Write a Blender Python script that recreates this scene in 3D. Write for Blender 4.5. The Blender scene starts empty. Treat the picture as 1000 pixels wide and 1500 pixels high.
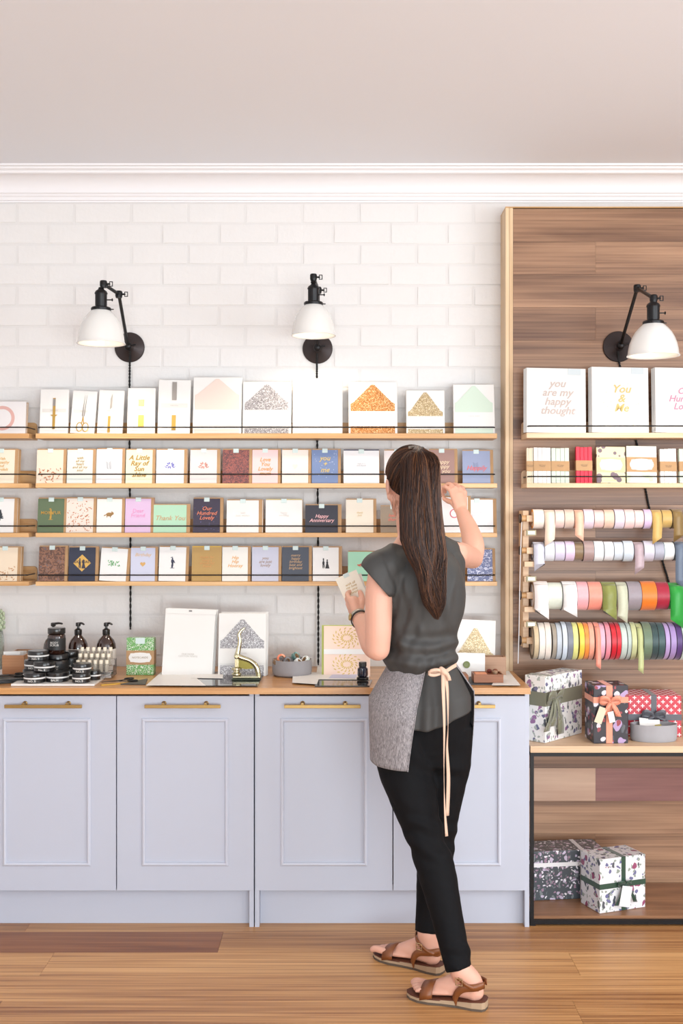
import bpy, bmesh, math, random
import numpy as np
from mathutils import Vector, Matrix, Euler, noise
random.seed(7)
C = bpy.context.scene.collection
PI = math.pi
def R(a): return math.radians(a)

# ------------------------------------------------------------------ camera, world, lights, exposure
F = 1630.0                       # focal length in pixels of a 1000 x 1500 frame
CH = 1.5                         # camera height
cam_d = bpy.data.cameras.new('camera'); cam = bpy.data.objects.new('camera', cam_d); C.objects.link(cam)
cam.location = (0, 0, CH); cam.rotation_euler = (R(90), 0, 0)
cam_d.sensor_fit = 'VERTICAL'; cam_d.sensor_height = 36; cam_d.lens = 36*F/1500
cam_d.clip_start = 0.05
bpy.context.scene.camera = cam
sc = bpy.context.scene
sc.view_settings.view_transform = 'Standard'; sc.view_settings.look = 'None'
sc.view_settings.gamma = 1; sc.view_settings.use_curve_mapping = False
sc.view_settings.exposure = -0.5
w = bpy.data.worlds.new('world'); sc.world = w; w.use_nodes = True
w.node_tree.nodes['Background'].inputs[0].default_value = (0.86, 0.93, 1.0, 1)
w.node_tree.nodes['Background'].inputs[1].default_value = 1.0
def area(name, loc, target, sx, sy, power, col):
    d = bpy.data.lights.new(name, 'AREA'); d.shape = 'RECTANGLE'; d.size = sx; d.size_y = sy
    d.energy = power; d.color = col
    o = bpy.data.objects.new(name, d); C.objects.link(o); o.location = loc
    o.rotation_euler = (Vector(target)-Vector(loc)).to_track_quat('-Z', 'Y').to_euler()
    return o
area('shopfront_daylight', (1.3, -2.9, 1.75), (0.9, 4.0, 1.5), 3.8, 2.1, 95, (0.90, 0.96, 1.0))
area('ceiling_fill', (1.1, -2.95, .75), (0.4, 1.2, 3.2), 4.0, 1.0, 290, (0.86, 0.96, 1.0))  # added fill lamp, aimed upward to brighten and cool the ceiling
area('side_window_daylight', (3.45, 1.2, 1.7), (0.0, 3.0, 1.2), 2.4, 1.7, 130, (0.90, 0.96, 1.0))

# ------------------------------------------------------------------ helpers
def W(px, py, Y): return Vector(((px-500)*Y/F, Y, CH-(py-750)*Y/F))
def X_(px, Y): return (px-500)*Y/F
def Z_(py, Y): return CH-(py-750)*Y/F
def lin(c):
    r = []
    for v in c[:3]:
        v = v/255
        r.append(v/12.92 if v <= .04045 else ((v+.055)/1.055)**2.4)
    return (*r, 1)
MC = {}
def mat(col, rough=.5, metal=0, coat=0, bump=None, var=0, varscale=8, spec=.5, emit=0, trans=0, sheen=0, alpha=1):
    key = (tuple(col), rough, metal, coat, bump, var, varscale, spec, emit, trans, sheen, alpha)
    if key in MC: return MC[key]
    m = bpy.data.materials.new('mat'); m.use_nodes = True
    nt = m.node_tree; b = nt.nodes['Principled BSDF']
    b.inputs['Base Color'].default_value = lin(col); b.inputs['Roughness'].default_value = rough
    b.inputs['Metallic'].default_value = metal; b.inputs['Coat Weight'].default_value = coat
    b.inputs['Coat Roughness'].default_value = .12
    b.inputs['Specular IOR Level'].default_value = spec
    b.inputs['Transmission Weight'].default_value = trans
    b.inputs['Alpha'].default_value = alpha
    b.inputs['Sheen Weight'].default_value = sheen
    if emit:
        b.inputs['Emission Color'].default_value = lin(col); b.inputs['Emission Strength'].default_value = emit
    tc = nt.nodes.new('ShaderNodeTexCoord')
    if var:
        n = nt.nodes.new('ShaderNodeTexNoise'); n.inputs['Scale'].default_value = varscale; n.inputs['Detail'].default_value = 5
        nt.links.new(tc.outputs['Object'], n.inputs['Vector'])
        mx = nt.nodes.new('ShaderNodeMixRGB'); mx.blend_type = 'MIX'
        a = lin([max(0, v*(1-var)) for v in col]); c = lin([min(255, v*(1+var*.6)) for v in col])
        mx.inputs[1].default_value = a; mx.inputs[2].default_value = c
        nt.links.new(n.outputs['Fac'], mx.inputs[0]); nt.links.new(mx.outputs[0], b.inputs['Base Color'])
    if bump:
        n2 = nt.nodes.new('ShaderNodeTexNoise'); n2.inputs['Scale'].default_value = bump[0]; n2.inputs['Detail'].default_value = 4
        nt.links.new(tc.outputs['Object'], n2.inputs['Vector'])
        bp = nt.nodes.new('ShaderNodeBump'); bp.inputs['Strength'].default_value = bump[1]; bp.inputs['Distance'].default_value = bump[2] if len(bump) > 2 else .002
        nt.links.new(n2.outputs['Fac'], bp.inputs['Height']); nt.links.new(bp.outputs[0], b.inputs['Normal'])
    MC[key] = m
    return m
def ramp(nt, stops):
    r = nt.nodes.new('ShaderNodeValToRGB'); e = r.color_ramp.elements
    while len(e) < len(stops): e.new(.5)
    for i, (p, c) in enumerate(stops): e[i].position = p; e[i].color = lin(c)
    return r
def wood(c1, c2, c3=None, sx=1.0, sz=9.0, axis='X', rough=.45, rand=.35, fine=.5, coat=0, coarse=1.15):
    """grain running along axis, every piece shifted and toned by its own random number"""
    key = ('wood', tuple(c1), tuple(c2), sx, sz, axis, rough, rand, fine, coat, coarse)
    if key in MC: return MC[key]
    m = bpy.data.materials.new('wood'); m.use_nodes = True; nt = m.node_tree; L = nt.links.new
    b = nt.nodes['Principled BSDF']; b.inputs['Roughness'].default_value = rough; b.inputs['Coat Weight'].default_value = coat
    g = nt.nodes.new('ShaderNodeNewGeometry'); oi = nt.nodes.new('ShaderNodeObjectInfo')
    cb = nt.nodes.new('ShaderNodeVectorMath'); cb.operation = 'MULTIPLY_ADD'
    L(oi.outputs['Random'], cb.inputs[0]); cb.inputs[1].default_value = (31, 17, 23); L(g.outputs['Position'], cb.inputs[2])
    mp = nt.nodes.new('ShaderNodeMapping'); L(cb.outputs[0], mp.inputs[0])
    s = {'X': (sx, sz, sz), 'Y': (sz, sx, sz), 'Z': (sz, sz, sx)}[axis]
    mp.inputs['Scale'].default_value = s
    n = nt.nodes.new('ShaderNodeTexNoise'); n.inputs['Scale'].default_value = 1; n.inputs['Detail'].default_value = 4; n.inputs['Distortion'].default_value = .8
    L(mp.outputs[0], n.inputs['Vector'])
    mp2 = nt.nodes.new('ShaderNodeMapping'); L(cb.outputs[0], mp2.inputs[0]); mp2.inputs['Scale'].default_value = tuple(v*k for v, k in zip(s, [(3 if v == sx else 13) for v in s]))
    n2 = nt.nodes.new('ShaderNodeTexNoise'); n2.inputs['Scale'].default_value = 1; n2.inputs['Detail'].default_value = 3
    L(mp2.outputs[0], n2.inputs['Vector'])
    mi = nt.nodes.new('ShaderNodeMath'); mi.operation = 'MULTIPLY_ADD'; L(n2.outputs['Fac'], mi.inputs[0]); mi.inputs[1].default_value = fine
    ad = nt.nodes.new('ShaderNodeMath'); ad.operation = 'MULTIPLY_ADD'; L(n.outputs['Fac'], ad.inputs[0]); ad.inputs[1].default_value = coarse; ad.inputs[2].default_value = .5-coarse*.5-fine*.5
    L(ad.outputs[0], mi.inputs[2])
    r2 = nt.nodes.new('ShaderNodeMath'); r2.operation = 'MULTIPLY_ADD'; L(oi.outputs['Random'], r2.inputs[0]); r2.inputs[1].default_value = rand; r2.inputs[2].default_value = -rand/2
    sm = nt.nodes.new('ShaderNodeMath'); sm.operation = 'ADD'; L(mi.outputs[0], sm.inputs[0]); L(r2.outputs[0], sm.inputs[1])
    r = ramp(nt, [(.25, c1), (.5, c3 or [(a+c)/2 for a, c in zip(c1, c2)]), (.75, c2)])
    L(sm.outputs[0], r.inputs[0]); L(r.outputs[0], b.inputs['Base Color'])
    bp = nt.nodes.new('ShaderNodeBump'); bp.inputs['Strength'].default_value = .12; bp.inputs['Distance'].default_value = .001
    L(mi.outputs[0], bp.inputs['Height']); L(bp.outputs[0], b.inputs['Normal'])
    MC[key] = m; return m
def pattern(c1, c2, scale=60, thr=.5, kind='noise', c3=None, rough=.45, coat=.3, stretch=(1, 1, 1), soft=.02, metal=0):
    """two or three printed colours on paper"""
    key = ('pat', tuple(c1), tuple(c2), scale, thr, kind, c3, rough, coat, stretch, soft)
    if key in MC: return MC[key]
    m = bpy.data.materials.new('print'); m.use_nodes = True; nt = m.node_tree; L = nt.links.new
    b = nt.nodes['Principled BSDF']; b.inputs['Roughness'].default_value = rough; b.inputs['Coat Weight'].default_value = coat; b.inputs['Coat Roughness'].default_value = .15
    tc = nt.nodes.new('ShaderNodeTexCoord'); mp = nt.nodes.new('ShaderNodeMapping'); mp.inputs['Scale'].default_value = stretch
    L(tc.outputs['Object'], mp.inputs[0])
    if kind == 'noise':
        n = nt.nodes.new('ShaderNodeTexNoise'); n.inputs['Scale'].default_value = scale; n.inputs['Detail'].default_value = 3; n.inputs['Distortion'].default_value = 1.5; o = n.outputs['Fac']
    elif kind == 'dots':
        n = nt.nodes.new('ShaderNodeTexVoronoi'); n.inputs['Scale'].default_value = scale; o = n.outputs['Distance']
    elif kind == 'lines':
        n = nt.nodes.new('ShaderNodeTexVoronoi'); n.feature = 'DISTANCE_TO_EDGE'; n.inputs['Scale'].default_value = scale; o = n.outputs['Distance']
    L(mp.outputs[0], n.inputs['Vector'])
    if c3:
        r = ramp(nt, [(thr-soft, c1), (thr+soft, c2), (thr+.12-soft, c2), (thr+.12+soft, c3)])
    else:
        r = ramp(nt, [(max(0, thr-soft), c1), (thr+soft, c2)])
    L(o, r.inputs[0]); L(r.outputs[0], b.inputs['Base Color'])
    MC[key] = m; return m
def floral(base, petals, dark, scale=28, stem=(90, 105, 90)):
    """wrapping paper: petals, leaves and stems strewn on a plain ground"""
    key = ('floral', tuple(base), tuple(map(tuple, petals)), tuple(dark), scale)
    if key in MC: return MC[key]
    m = bpy.data.materials.new('floral_paper'); m.use_nodes = True; nt = m.node_tree; L = nt.links.new
    b = nt.nodes['Principled BSDF']; b.inputs['Roughness'].default_value = .4; b.inputs['Coat Weight'].default_value = .2
    tc = nt.nodes.new('ShaderNodeTexCoord')
    dn = nt.nodes.new('ShaderNodeTexNoise'); dn.inputs['Scale'].default_value = scale*.9; L(tc.outputs['Object'], dn.inputs['Vector'])
    dv = nt.nodes.new('ShaderNodeVectorMath'); dv.operation = 'MULTIPLY_ADD'; L(dn.outputs['Color'], dv.inputs[0]); dv.inputs[1].default_value = (.04, .04, .04); L(tc.outputs['Object'], dv.inputs[2])
    prev = None
    lay = [((1, 1, .35), scale*2.2, .2, stem), ((1.2, .8, .5), scale*1.3, .25, dark)] + [((1, 1, 1), scale*(1+.5*i), .27, p) for i, p in enumerate(petals)]
    for i, (st, s, t, c) in enumerate(lay):
        mp = nt.nodes.new('ShaderNodeMapping'); mp.inputs['Scale'].default_value = st; mp.inputs['Rotation'].default_value = (.5*i, .7*i+.4, .3*i); mp.inputs['Location'].default_value = (i*3.1, i, 0)
        L(dv.outputs[0], mp.inputs[0])
        v = nt.nodes.new('ShaderNodeTexVoronoi'); v.inputs['Scale'].default_value = s; L(mp.outputs[0], v.inputs['Vector'])
        lt = nt.nodes.new('ShaderNodeMath'); lt.operation = 'LESS_THAN'; L(v.outputs['Distance'], lt.inputs[0]); lt.inputs[1].default_value = t
        mx = nt.nodes.new('ShaderNodeMixRGB'); L(lt.outputs[0], mx.inputs[0])
        if prev: L(prev.outputs[0], mx.inputs[1])
        else: mx.inputs[1].default_value = lin(base)
        mx.inputs[2].default_value = lin(c); prev = mx
    L(prev.outputs[0], b.inputs['Base Color']); MC[key] = m; return m
def glitter(c1, c2, c3):
    key = ('glit', tuple(c1)); 
    if key in MC: return MC[key]
    m = bpy.data.materials.new('glitter'); m.use_nodes = True; nt = m.node_tree; L = nt.links.new
    b = nt.nodes['Principled BSDF']; b.inputs['Roughness'].default_value = .35; b.inputs['Metallic'].default_value = .25
    tc = nt.nodes.new('ShaderNodeTexCoord'); v = nt.nodes.new('ShaderNodeTexVoronoi'); v.inputs['Scale'].default_value = 420
    L(tc.outputs['Object'], v.inputs['Vector'])
    s = nt.nodes.new('ShaderNodeSeparateColor'); L(v.outputs['Color'], s.inputs[0])
    r = ramp(nt, [(0, c1), (.45, c2), (.75, c2), (.95, c3)]); L(s.outputs[0], r.inputs[0]); L(r.outputs[0], b.inputs['Base Color'])
    MC[key] = m; return m

ORI = {}
def wloc(o):
    v = Vector((0, 0, 0))
    while o: v += o.location; o = o.parent
    return v
def link(name, me, m, parent=None):
    o = bpy.data.objects.new(name, me); C.objects.link(o)
    if m:
        me.materials.clear(); me.materials.append(m)
    if parent: o.parent = parent
    return o
def mk(name, bm, m, parent=None, world=True, smooth=False, bev=0, seg=2, kind=None, autosmooth=None):
    """link bmesh as one object; world=True means coordinates are world ones, moved into the parent's frame"""
    if bev: bmesh.ops.bevel(bm, geom=[e for e in bm.edges if len(e.link_faces) == 2 and e.calc_face_angle(0) > .5], offset=bev, segments=seg, affect='EDGES', profile=.6, clamp_overlap=True)
    if parent and world: bmesh.ops.translate(bm, verts=bm.verts, vec=-wloc(parent))
    bmesh.ops.recalc_face_normals(bm, faces=bm.faces)
    me = bpy.data.meshes.new(name); bm.to_mesh(me); bm.free()
    if smooth: me.shade_smooth()
    o = link(name, me, m, parent)
    if autosmooth:
        me.shade_smooth(); me.set_sharp_from_angle(angle=R(autosmooth))
    if kind: o['kind'] = kind
    return o
def thing(name, label, cat, loc=(0, 0, 0), group=None, rot=(0, 0, 0)):
    o = bpy.data.objects.new(name, None); C.objects.link(o); o.location = loc; o.rotation_euler = rot
    o.empty_display_size = .05
    return tag(o, label, cat, group)
def tag(o, label, cat, group=None):
    o['label'] = label; o['category'] = cat
    if group: o['group'] = group
    return o
def struct(name, bm, m, **k):
    o = mk(name, bm, m, **k); o['kind'] = 'structure'; return o
def BM(): return bmesh.new()
def box(bm, x0, x1, y0, y1, z0, z1, M=None):
    r = bmesh.ops.create_cube(bm, size=1)
    T = Matrix.Translation(((x0+x1)/2, (y0+y1)/2, (z0+z1)/2)) @ Matrix.Diagonal((abs(x1-x0), abs(y1-y0), abs(z1-z0), 1))
    if M is not None: T = M @ T
    bmesh.ops.transform(bm, matrix=T, verts=r['verts']); return bm
def boxb(*a, **k): return box(BM(), *a, **k)
def lathe(bm, prof, c=(0, 0, 0), seg=32, M=None, cap=True):
    """prof: list of (r,z)"""
    vs = []
    for r, z in prof:
        row = []
        for i in range(seg):
            a = 2*PI*i/seg; p = Vector((c[0]+r*math.cos(a), c[1]+r*math.sin(a), c[2]+z))
            row.append(bm.verts.new(M @ p if M is not None else p))
        vs.append(row)
    for a, b in zip(vs, vs[1:]):
        for i in range(seg):
            bm.faces.new((a[i], a[(i+1) % seg], b[(i+1) % seg], b[i]))
    if cap:
        bm.faces.new(vs[0][::-1]); bm.faces.new(vs[-1])
    return bm
def catmull(P, n):
    P = [np.array(p, float) for p in P]; out = []
    Q = [2*P[0]-P[1]]+P+[2*P[-1]-P[-2]]
    for i in range(1, len(Q)-2):
        for k in range(n):
            t = k/n; a, b, c, d = Q[i-1], Q[i], Q[i+1], Q[i+2]
            out.append(.5*((2*b)+(-a+c)*t+(2*a-5*b+4*c-d)*t*t+(-a+3*b-3*c+d)*t**3))
    out.append(P[-1]); return out
def chain(bm, pts, rad, n=5, seg=18, flat=None, ff=1, round_=True, rf=1.0):
    """smooth tapered limb through points; flat = direction squeezed by ff"""
    P = [list(p)+[r] for p, r in zip(pts, rad)]
    Q = catmull(P, n) if n > 1 else [np.array(p) for p in P]
    pos = [Vector(q[:3]) for q in Q]; rr = [max(1e-4, q[3]) for q in Q]
    if round_:
        t0 = (pos[0]-pos[1]).normalized(); t1 = (pos[-1]-pos[-2]).normalized()
        r0, r1 = rr[0], rr[-1]
        pre = [(pos[0]+t0*r0*rf*math.sin(a), r0*math.cos(a)) for a in (1.45, 1.1, .7, .35)]
        post = [(pos[-1]+t1*r1*rf*math.sin(a), r1*math.cos(a)) for a in (.35, .7, 1.1, 1.45)]
        pos = [p for p, _ in pre]+pos+[p for p, _ in post]; rr = [r for _, r in pre]+rr+[r for _, r in post]
    up = None; rows = []
    fl = Vector(flat).normalized() if flat is not None else None
    for i, p in enumerate(pos):
        t = (pos[min(i+1, len(pos)-1)]-pos[max(i-1, 0)]).normalized()
        if up is None: up = t.orthogonal().normalized()
        up = (up-t*up.dot(t)).normalized(); s = t.cross(up)
        row = []
        for k in range(seg):
            a = 2*PI*k/seg; o = (up*math.cos(a)+s*math.sin(a))*rr[i]
            if fl is not None: o -= fl*o.dot(fl)*(1-ff)
            row.append(bm.verts.new(p+o))
        rows.append(row)
    for a, b in zip(rows, rows[1:]):
        for i in range(seg): bm.faces.new((a[i], a[(i+1) % seg], b[(i+1) % seg], b[i]))
    bm.faces.new(rows[0][::-1]); bm.faces.new(rows[-1]); return bm
def ellip(bm, c, r, rot=None, seg=28):
    q = bmesh.ops.create_uvsphere(bm, u_segments=seg, v_segments=seg//2, radius=1)
    T = Matrix.Translation(c) @ (rot.to_4x4() if rot is not None else Matrix()) @ Matrix.Diagonal((*r, 1))
    bmesh.ops.transform(bm, matrix=T, verts=q['verts']); return bm
def prism(bm, pts, y0, y1, M=None):
    """outline in XZ extruded along Y"""
    a = [bm.verts.new((x, y0, z)) for x, z in pts]; b = [bm.verts.new((x, y1, z)) for x, z in pts]
    n = len(pts); bm.faces.new(a); bm.faces.new(b[::-1])
    for i in range(n): bm.faces.new((a[i], b[i], b[(i+1) % n], a[(i+1) % n]))
    if M is not None: bmesh.ops.transform(bm, matrix=M, verts=a+b)
    return bm
def prism_z(bm, pts, z0, z1):
    a = [bm.verts.new((x, y, z0)) for x, y in pts]; b = [bm.verts.new((x, y, z1)) for x, y in pts]
    n = len(pts); bm.faces.new(a[::-1]); bm.faces.new(b)
    for i in range(n): bm.faces.new((a[i], a[(i+1) % n], b[(i+1) % n], b[i]))
    return bm
def strip(bm, path, wv, th=.0006):
    """ribbon: path of points, wv = width vector (or list)"""
    pts = [Vector(p) for p in path]; rows = []
    for i, p in enumerate(pts):
        t = (pts[min(i+1, len(pts)-1)]-pts[max(i-1, 0)]).normalized()
        wvi = Vector(wv[i] if isinstance(wv, list) else wv); n = t.cross(wvi).normalized()*th
        rows.append([bm.verts.new(p-wvi/2-n), bm.verts.new(p+wvi/2-n), bm.verts.new(p+wvi/2+n), bm.verts.new(p-wvi/2+n)])
    for a, b in zip(rows, rows[1:]):
        for k in range(4): bm.faces.new((a[k], a[(k+1) % 4], b[(k+1) % 4], b[k]))
    bm.faces.new(rows[0][::-1]); bm.faces.new(rows[-1]); return bm
TEXTS = []
def text(s, size, m, parent, loc, shear=.25, bold=.0, name='lettering', space=1.0, line=.85, rot=(PI/2, 0, 0), xs=1.0, align='CENTER'):
    cu = bpy.data.curves.new(name, 'FONT'); cu.body = s; cu.size = size; cu.shear = shear; cu.offset = bold*size
    cu.align_x = align; cu.align_y = 'CENTER'; cu.space_line = line; cu.space_character = space
    cu.extrude = .00015; cu.resolution_u = 2; cu.materials.append(m)
    o = bpy.data.objects.new(name, cu); C.objects.link(o); o.parent = parent; o.location = loc; o.rotation_euler = rot; o.scale = (xs, 1, 1)
    TEXTS.append(o); return o
def finish_texts():
    bpy.context.view_layer.update(); dg = bpy.context.evaluated_depsgraph_get()
    for o in TEXTS:
        me = bpy.data.meshes.new_from_object(o.evaluated_get(dg))
        n = bpy.data.objects.new('tmp', me); nm = o.name.split('.')[0]; C.objects.link(n)
        n.parent = o.parent; n.location = o.location; n.rotation_euler = o.rotation_euler; n.scale = o.scale
        bpy.data.objects.remove(o); n.name = nm
def fuse(name, bm, m, parent, voxel=.004, it=6, fac=.5, disp=None):
    """union of overlapping solids into one continuous skin"""
    me = bpy.data.meshes.new('tmp'); bmesh.ops.recalc_face_normals(bm, faces=bm.faces); bm.to_mesh(me); bm.free()
    o = bpy.data.objects.new('tmp', me); C.objects.link(o)
    r = o.modifiers.new('r', 'REMESH'); r.mode = 'VOXEL'; r.voxel_size = voxel
    if it:
        s = o.modifiers.new('s', 'SMOOTH'); s.iterations = it; s.factor = fac
    dg = bpy.context.evaluated_depsgraph_get(); dg.update()
    me2 = bpy.data.meshes.new_from_object(o.evaluated_get(dg)); bpy.data.objects.remove(o)
    if disp:
        nrm = [v.normal.copy() for v in me2.vertices]
        for v, nn in zip(me2.vertices, nrm): v.co += disp(v.co, nn)
    off = -wloc(parent) if parent else Vector()
    me2.transform(Matrix.Translation(off)); me2.shade_smooth(); me2.name = name
    return link(name, me2, m, parent)

# ------------------------------------------------------------------ materials
brick_paint = mat((229, 226, 224), .42, bump=(55, .45, .003), var=.03, varscale=3)
mortar_paint = mat((223, 220, 218), .6, bump=(90, .4, .002))
plaster = mat((236, 234, 236), .7)
ceil_m = mat((232, 234, 240), .8, bump=(2, .03))
cab_m = mat((188, 192, 206), .38, bump=(260, .04, .001))
brass = mat((164, 134, 84), .4, metal=.9)
black_metal = mat((26, 25, 27), .38, metal=.5)
bronze = mat((62, 54, 54), .45, metal=.5, bump=(160, .1))
oak = wood((196, 148, 96), (228, 188, 138), sx=1.2, sz=16, rand=.2, rough=.42)
oak_pale = wood((205, 168, 132), (232, 202, 168), sx=1.2, sz=16, rand=.2, rough=.42)
oak_v = wood((200, 165, 125), (230, 202, 165), sx=1.2, sz=30, axis='Z', rand=.1)
panel_wood = wood((98, 66, 48), (172, 132, 102), (138, 102, 77), sx=.55, sz=10, rand=.12, fine=.6, rough=.38)
panel_pink = wood((120, 76, 72), (160, 112, 104), sx=.9, sz=7, rand=.0, fine=.45, rough=.38)
panel_cream = wood((176, 140, 118), (205, 172, 148), sx=.9, sz=7, rand=.0, fine=.4, rough=.38)
floor_wood = wood((140, 90, 50), (220, 170, 114), (190, 138, 86), sx=.5, sz=12, rand=.3, fine=1.0, rough=.4, coarse=.75)
floor_dark = wood((120, 70, 40), (160, 104, 62), (140, 86, 50), sx=.8, sz=13, rand=.0, fine=.95, rough=.4)
worktop_m = wood((176, 122, 70), (214, 162, 106), sx=1.3, sz=14, rand=.05, fine=.5, rough=.32, coat=.15)
kraft = mat((178, 142, 104), .8, var=.06, varscale=40)
paper = mat((230, 228, 225), .55, coat=.1)
cream = mat((240, 228, 208), .55, coat=.15)
dark_soft = mat((24, 24, 27), .35)

# ------------------------------------------------------------------ the setting
WY, PY = 4.553, 4.42           # brick wall face, timber panelled wall face
CEIL = 2.886
XL, XR, YB = -3.0, 3.6, -3.1
f = struct('floor', boxb(XL-.1, XR+.1, YB-.1, WY+.25, -.12, -.012), mat((70, 45, 28), .8))
rows = []
y = 3.976+.187*3
k = 0
while y > YB:
    y0 = y-.187
    xs = [XL]
    sp = {3: -.422, 4: .773, 6: .709}.get(k)
    x = XL+random.uniform(.5, 1.9)
    if sp is not None:
        xs = [XL, sp-1.75, sp, sp+1.9, XR] if sp-1.75 > XL else [XL, sp, sp+1.9, XR]
    else:
        if k == 5: xs = [XL, -2.2, XR-1.8, XR]
        else:
            while x < XR-.4: xs.append(x); x += random.uniform(1.5, 2.3)
            xs.append(XR)
    for a, b in zip(xs, xs[1:]):
        m = floor_dark if (k == 3 and abs(b+.422) < .01) else floor_wood
        o = mk('plank', boxb(a+.0004, b-.0004, y0+.0004, min(y, WY+.24)-.0004, -.012, random.uniform(-.0003, 0)), m, f)
    y = y0; k += 1

# brick wall: every brick is its own piece
wb = struct('wall_back', boxb(XL-.1, XR+.1, WY+.0025, WY+.2, -.1, CEIL+.1), mortar_paint)
def brick_mesh(w_, h_, seed):
    random.seed(seed); bm = boxb(-w_/2, w_/2, 0, .03, -h_/2, h_/2)
    bmesh.ops.bevel(bm, geom=[e for e in bm.edges if all(v.co.y < .01 for v in e.verts)], offset=.0035, segments=2, affect='EDGES')
    for v in bm.verts:
        if v.co.y < .012: v.co.y += random.uniform(-.0007, .0009)
        v.co.x += random.uniform(-.0008, .0008)
    me = bpy.data.meshes.new('brick'); bm.to_mesh(me); bm.free(); me.materials.append(brick_paint); return me
bw, bh = 83.5*WY/F, 30.15*WY/F
bmeshes = [brick_mesh(bw-.0065, bh-.0042, s) for s in range(6)]
random.seed(11)
ztop = Z_(297.5, WY)
for r in range(23):
    zc = ztop-bh*(r+.5); off = (25 if r % 2 == 0 else 70)
    for c in range(-4, 10):
        x0 = off+83.5*(c-1); xc = X_(x0+41.75, WY)
        if xc-bw/2 > .66: continue
        me = bmeshes[random.randrange(6)]
        o = bpy.data.objects.new('brick', me); C.objects.link(o); o.parent = wb
        o.location = (xc+random.uniform(-.0008, .0008), WY-.0005+random.uniform(-.0009, .0011), zc+random.uniform(-.0006, .0006))
        o.rotation_euler = (0, random.uniform(-.002, .002), random.uniform(-.004, .004))
# top course of plaster over the bricks
struct('trim_5', boxb(XL, XR, WY-.004, WY+.02, Z_(297, WY), CEIL), plaster)

# timber panelled wall
px0 = .655
wp = struct('wall_timber', boxb(px0+.002, XR, PY+.014, WY+.1, -.02, Z_(305, PY)), mat((70, 50, 40), .8))
ph = 48.2*PY/F
zt = Z_(305, PY)-.002; r = 0
seam = X_(872, PY)
while zt > 0:
    zb = max(zt-ph, 0.0)
    yb = 750+(CH-zb)*F/PY
    if r % 2 == 1: xs = [.681, seam, seam+1.25, XR]
    else: xs = [.681, seam+.62, seam+1.85, XR]
    if r == 17: xs = [.681, seam, seam+1.25, XR]
    for i, (a, b) in enumerate(zip(xs, xs[1:])):
        m = panel_wood
        if r == 17: m = panel_cream if i == 0 else (panel_pink if i == 1 else panel_wood)
        mk('plank', boxb(a+.0003, b-.0003, PY, PY+.016, zb+.0004, zt-.0004), m, wp)
    zt = zb; r += 1
tr = struct('trim_1', boxb(.651, .6655, PY-.004, WY+.01, .0, Z_(305, PY)+.001), oak_v, bev=.001)
struct('trim_2', boxb(.6665, .6805, PY-.0025, WY+.01, .0, Z_(305, PY)+.001), oak_v, bev=.001)
struct('trim_3', boxb(.651, XR, PY-.002, WY, Z_(305, PY)+.002, Z_(305, PY)+.006), oak)

# ceiling and cornice
struct('ceiling', boxb(XL-.1, XR+.1, YB-.1, WY+.2, CEIL, CEIL+.1), ceil_m)
zc = Z_(292, 4.53)
prof = [(WY, zc), (WY-.012, zc), (WY-.014, zc+.012), (WY-.02, zc+.016), (WY-.022, zc+.022)]
zb, zt2 = zc+.026, CEIL-.03
for i in range(9):
    a = PI/2*i/8; prof.append((WY-.028-.07*(1-math.cos(a)), zb+(zt2-zb)*math.sin(a)))
prof += [(WY-.102, zt2+.003), (WY-.104, zt2+.01), (WY-.11, zt2+.012), (WY-.116, zt2+.016), (WY-.118, zt2+.022), (WY-.13, zt2+.0225), (WY-.132, CEIL+.001), (WY, CEIL+.001)]
bm = BM(); L_, R_ = [], []
for yy, zz in prof: L_.append(bm.verts.new((XL, yy, zz))); R_.append(bm.verts.new((XR, yy, zz)))
n = len(prof); bm.faces.new(L_); bm.faces.new(R_[::-1])
for i in range(n): bm.faces.new((L_[i], R_[i], R_[(i+1) % n], L_[(i+1) % n]))
struct('trim_4', bm, plaster, autosmooth=28)

# side and rear walls (behind the viewer) with the shopfront opening
struct('wall_left', boxb(XL-.1, XL, YB, WY, 0, CEIL), plaster)
bm = BM(); box(bm, XR, XR+.1, YB, 0, 0, CEIL); box(bm, XR, XR+.1, 2.4, WY, 0, CEIL); box(bm, XR, XR+.1, 0, 2.4, 0, .85); box(bm, XR, XR+.1, 0, 2.4, 2.55, CEIL)
struct('wall_right', bm, plaster)
bm = BM(); box(bm, XL, -1.0, YB-.1, YB, 0, CEIL); box(bm, 3.2, XR, YB-.1, YB, 0, CEIL); box(bm, -1.0, 3.2, YB-.1, YB, 0, .15); box(bm, -1, 3.2, YB-.1, YB, 2.9-.01, CEIL)
struct('wall_rear', bm, plaster)
bm = BM()
for xx in (-1.0, .38, 1.77, 3.15): box(bm, xx, xx+.05, YB-.07, YB-.02, .6, CEIL)
box(bm, -1, 3.2, YB-.07, YB-.02, .6, .65); box(bm, -1, 3.2, YB-.07, YB-.02, 2.83, 2.88)
struct('window_1', bm, mat((40, 40, 42), .4))
bm = BM()
for yy in (0, 1.17, 2.35): box(bm, XR+.02, XR+.07, yy, yy+.05, .85, 2.55)
struct('window_2', bm, mat((40, 40, 42), .4))

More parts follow.
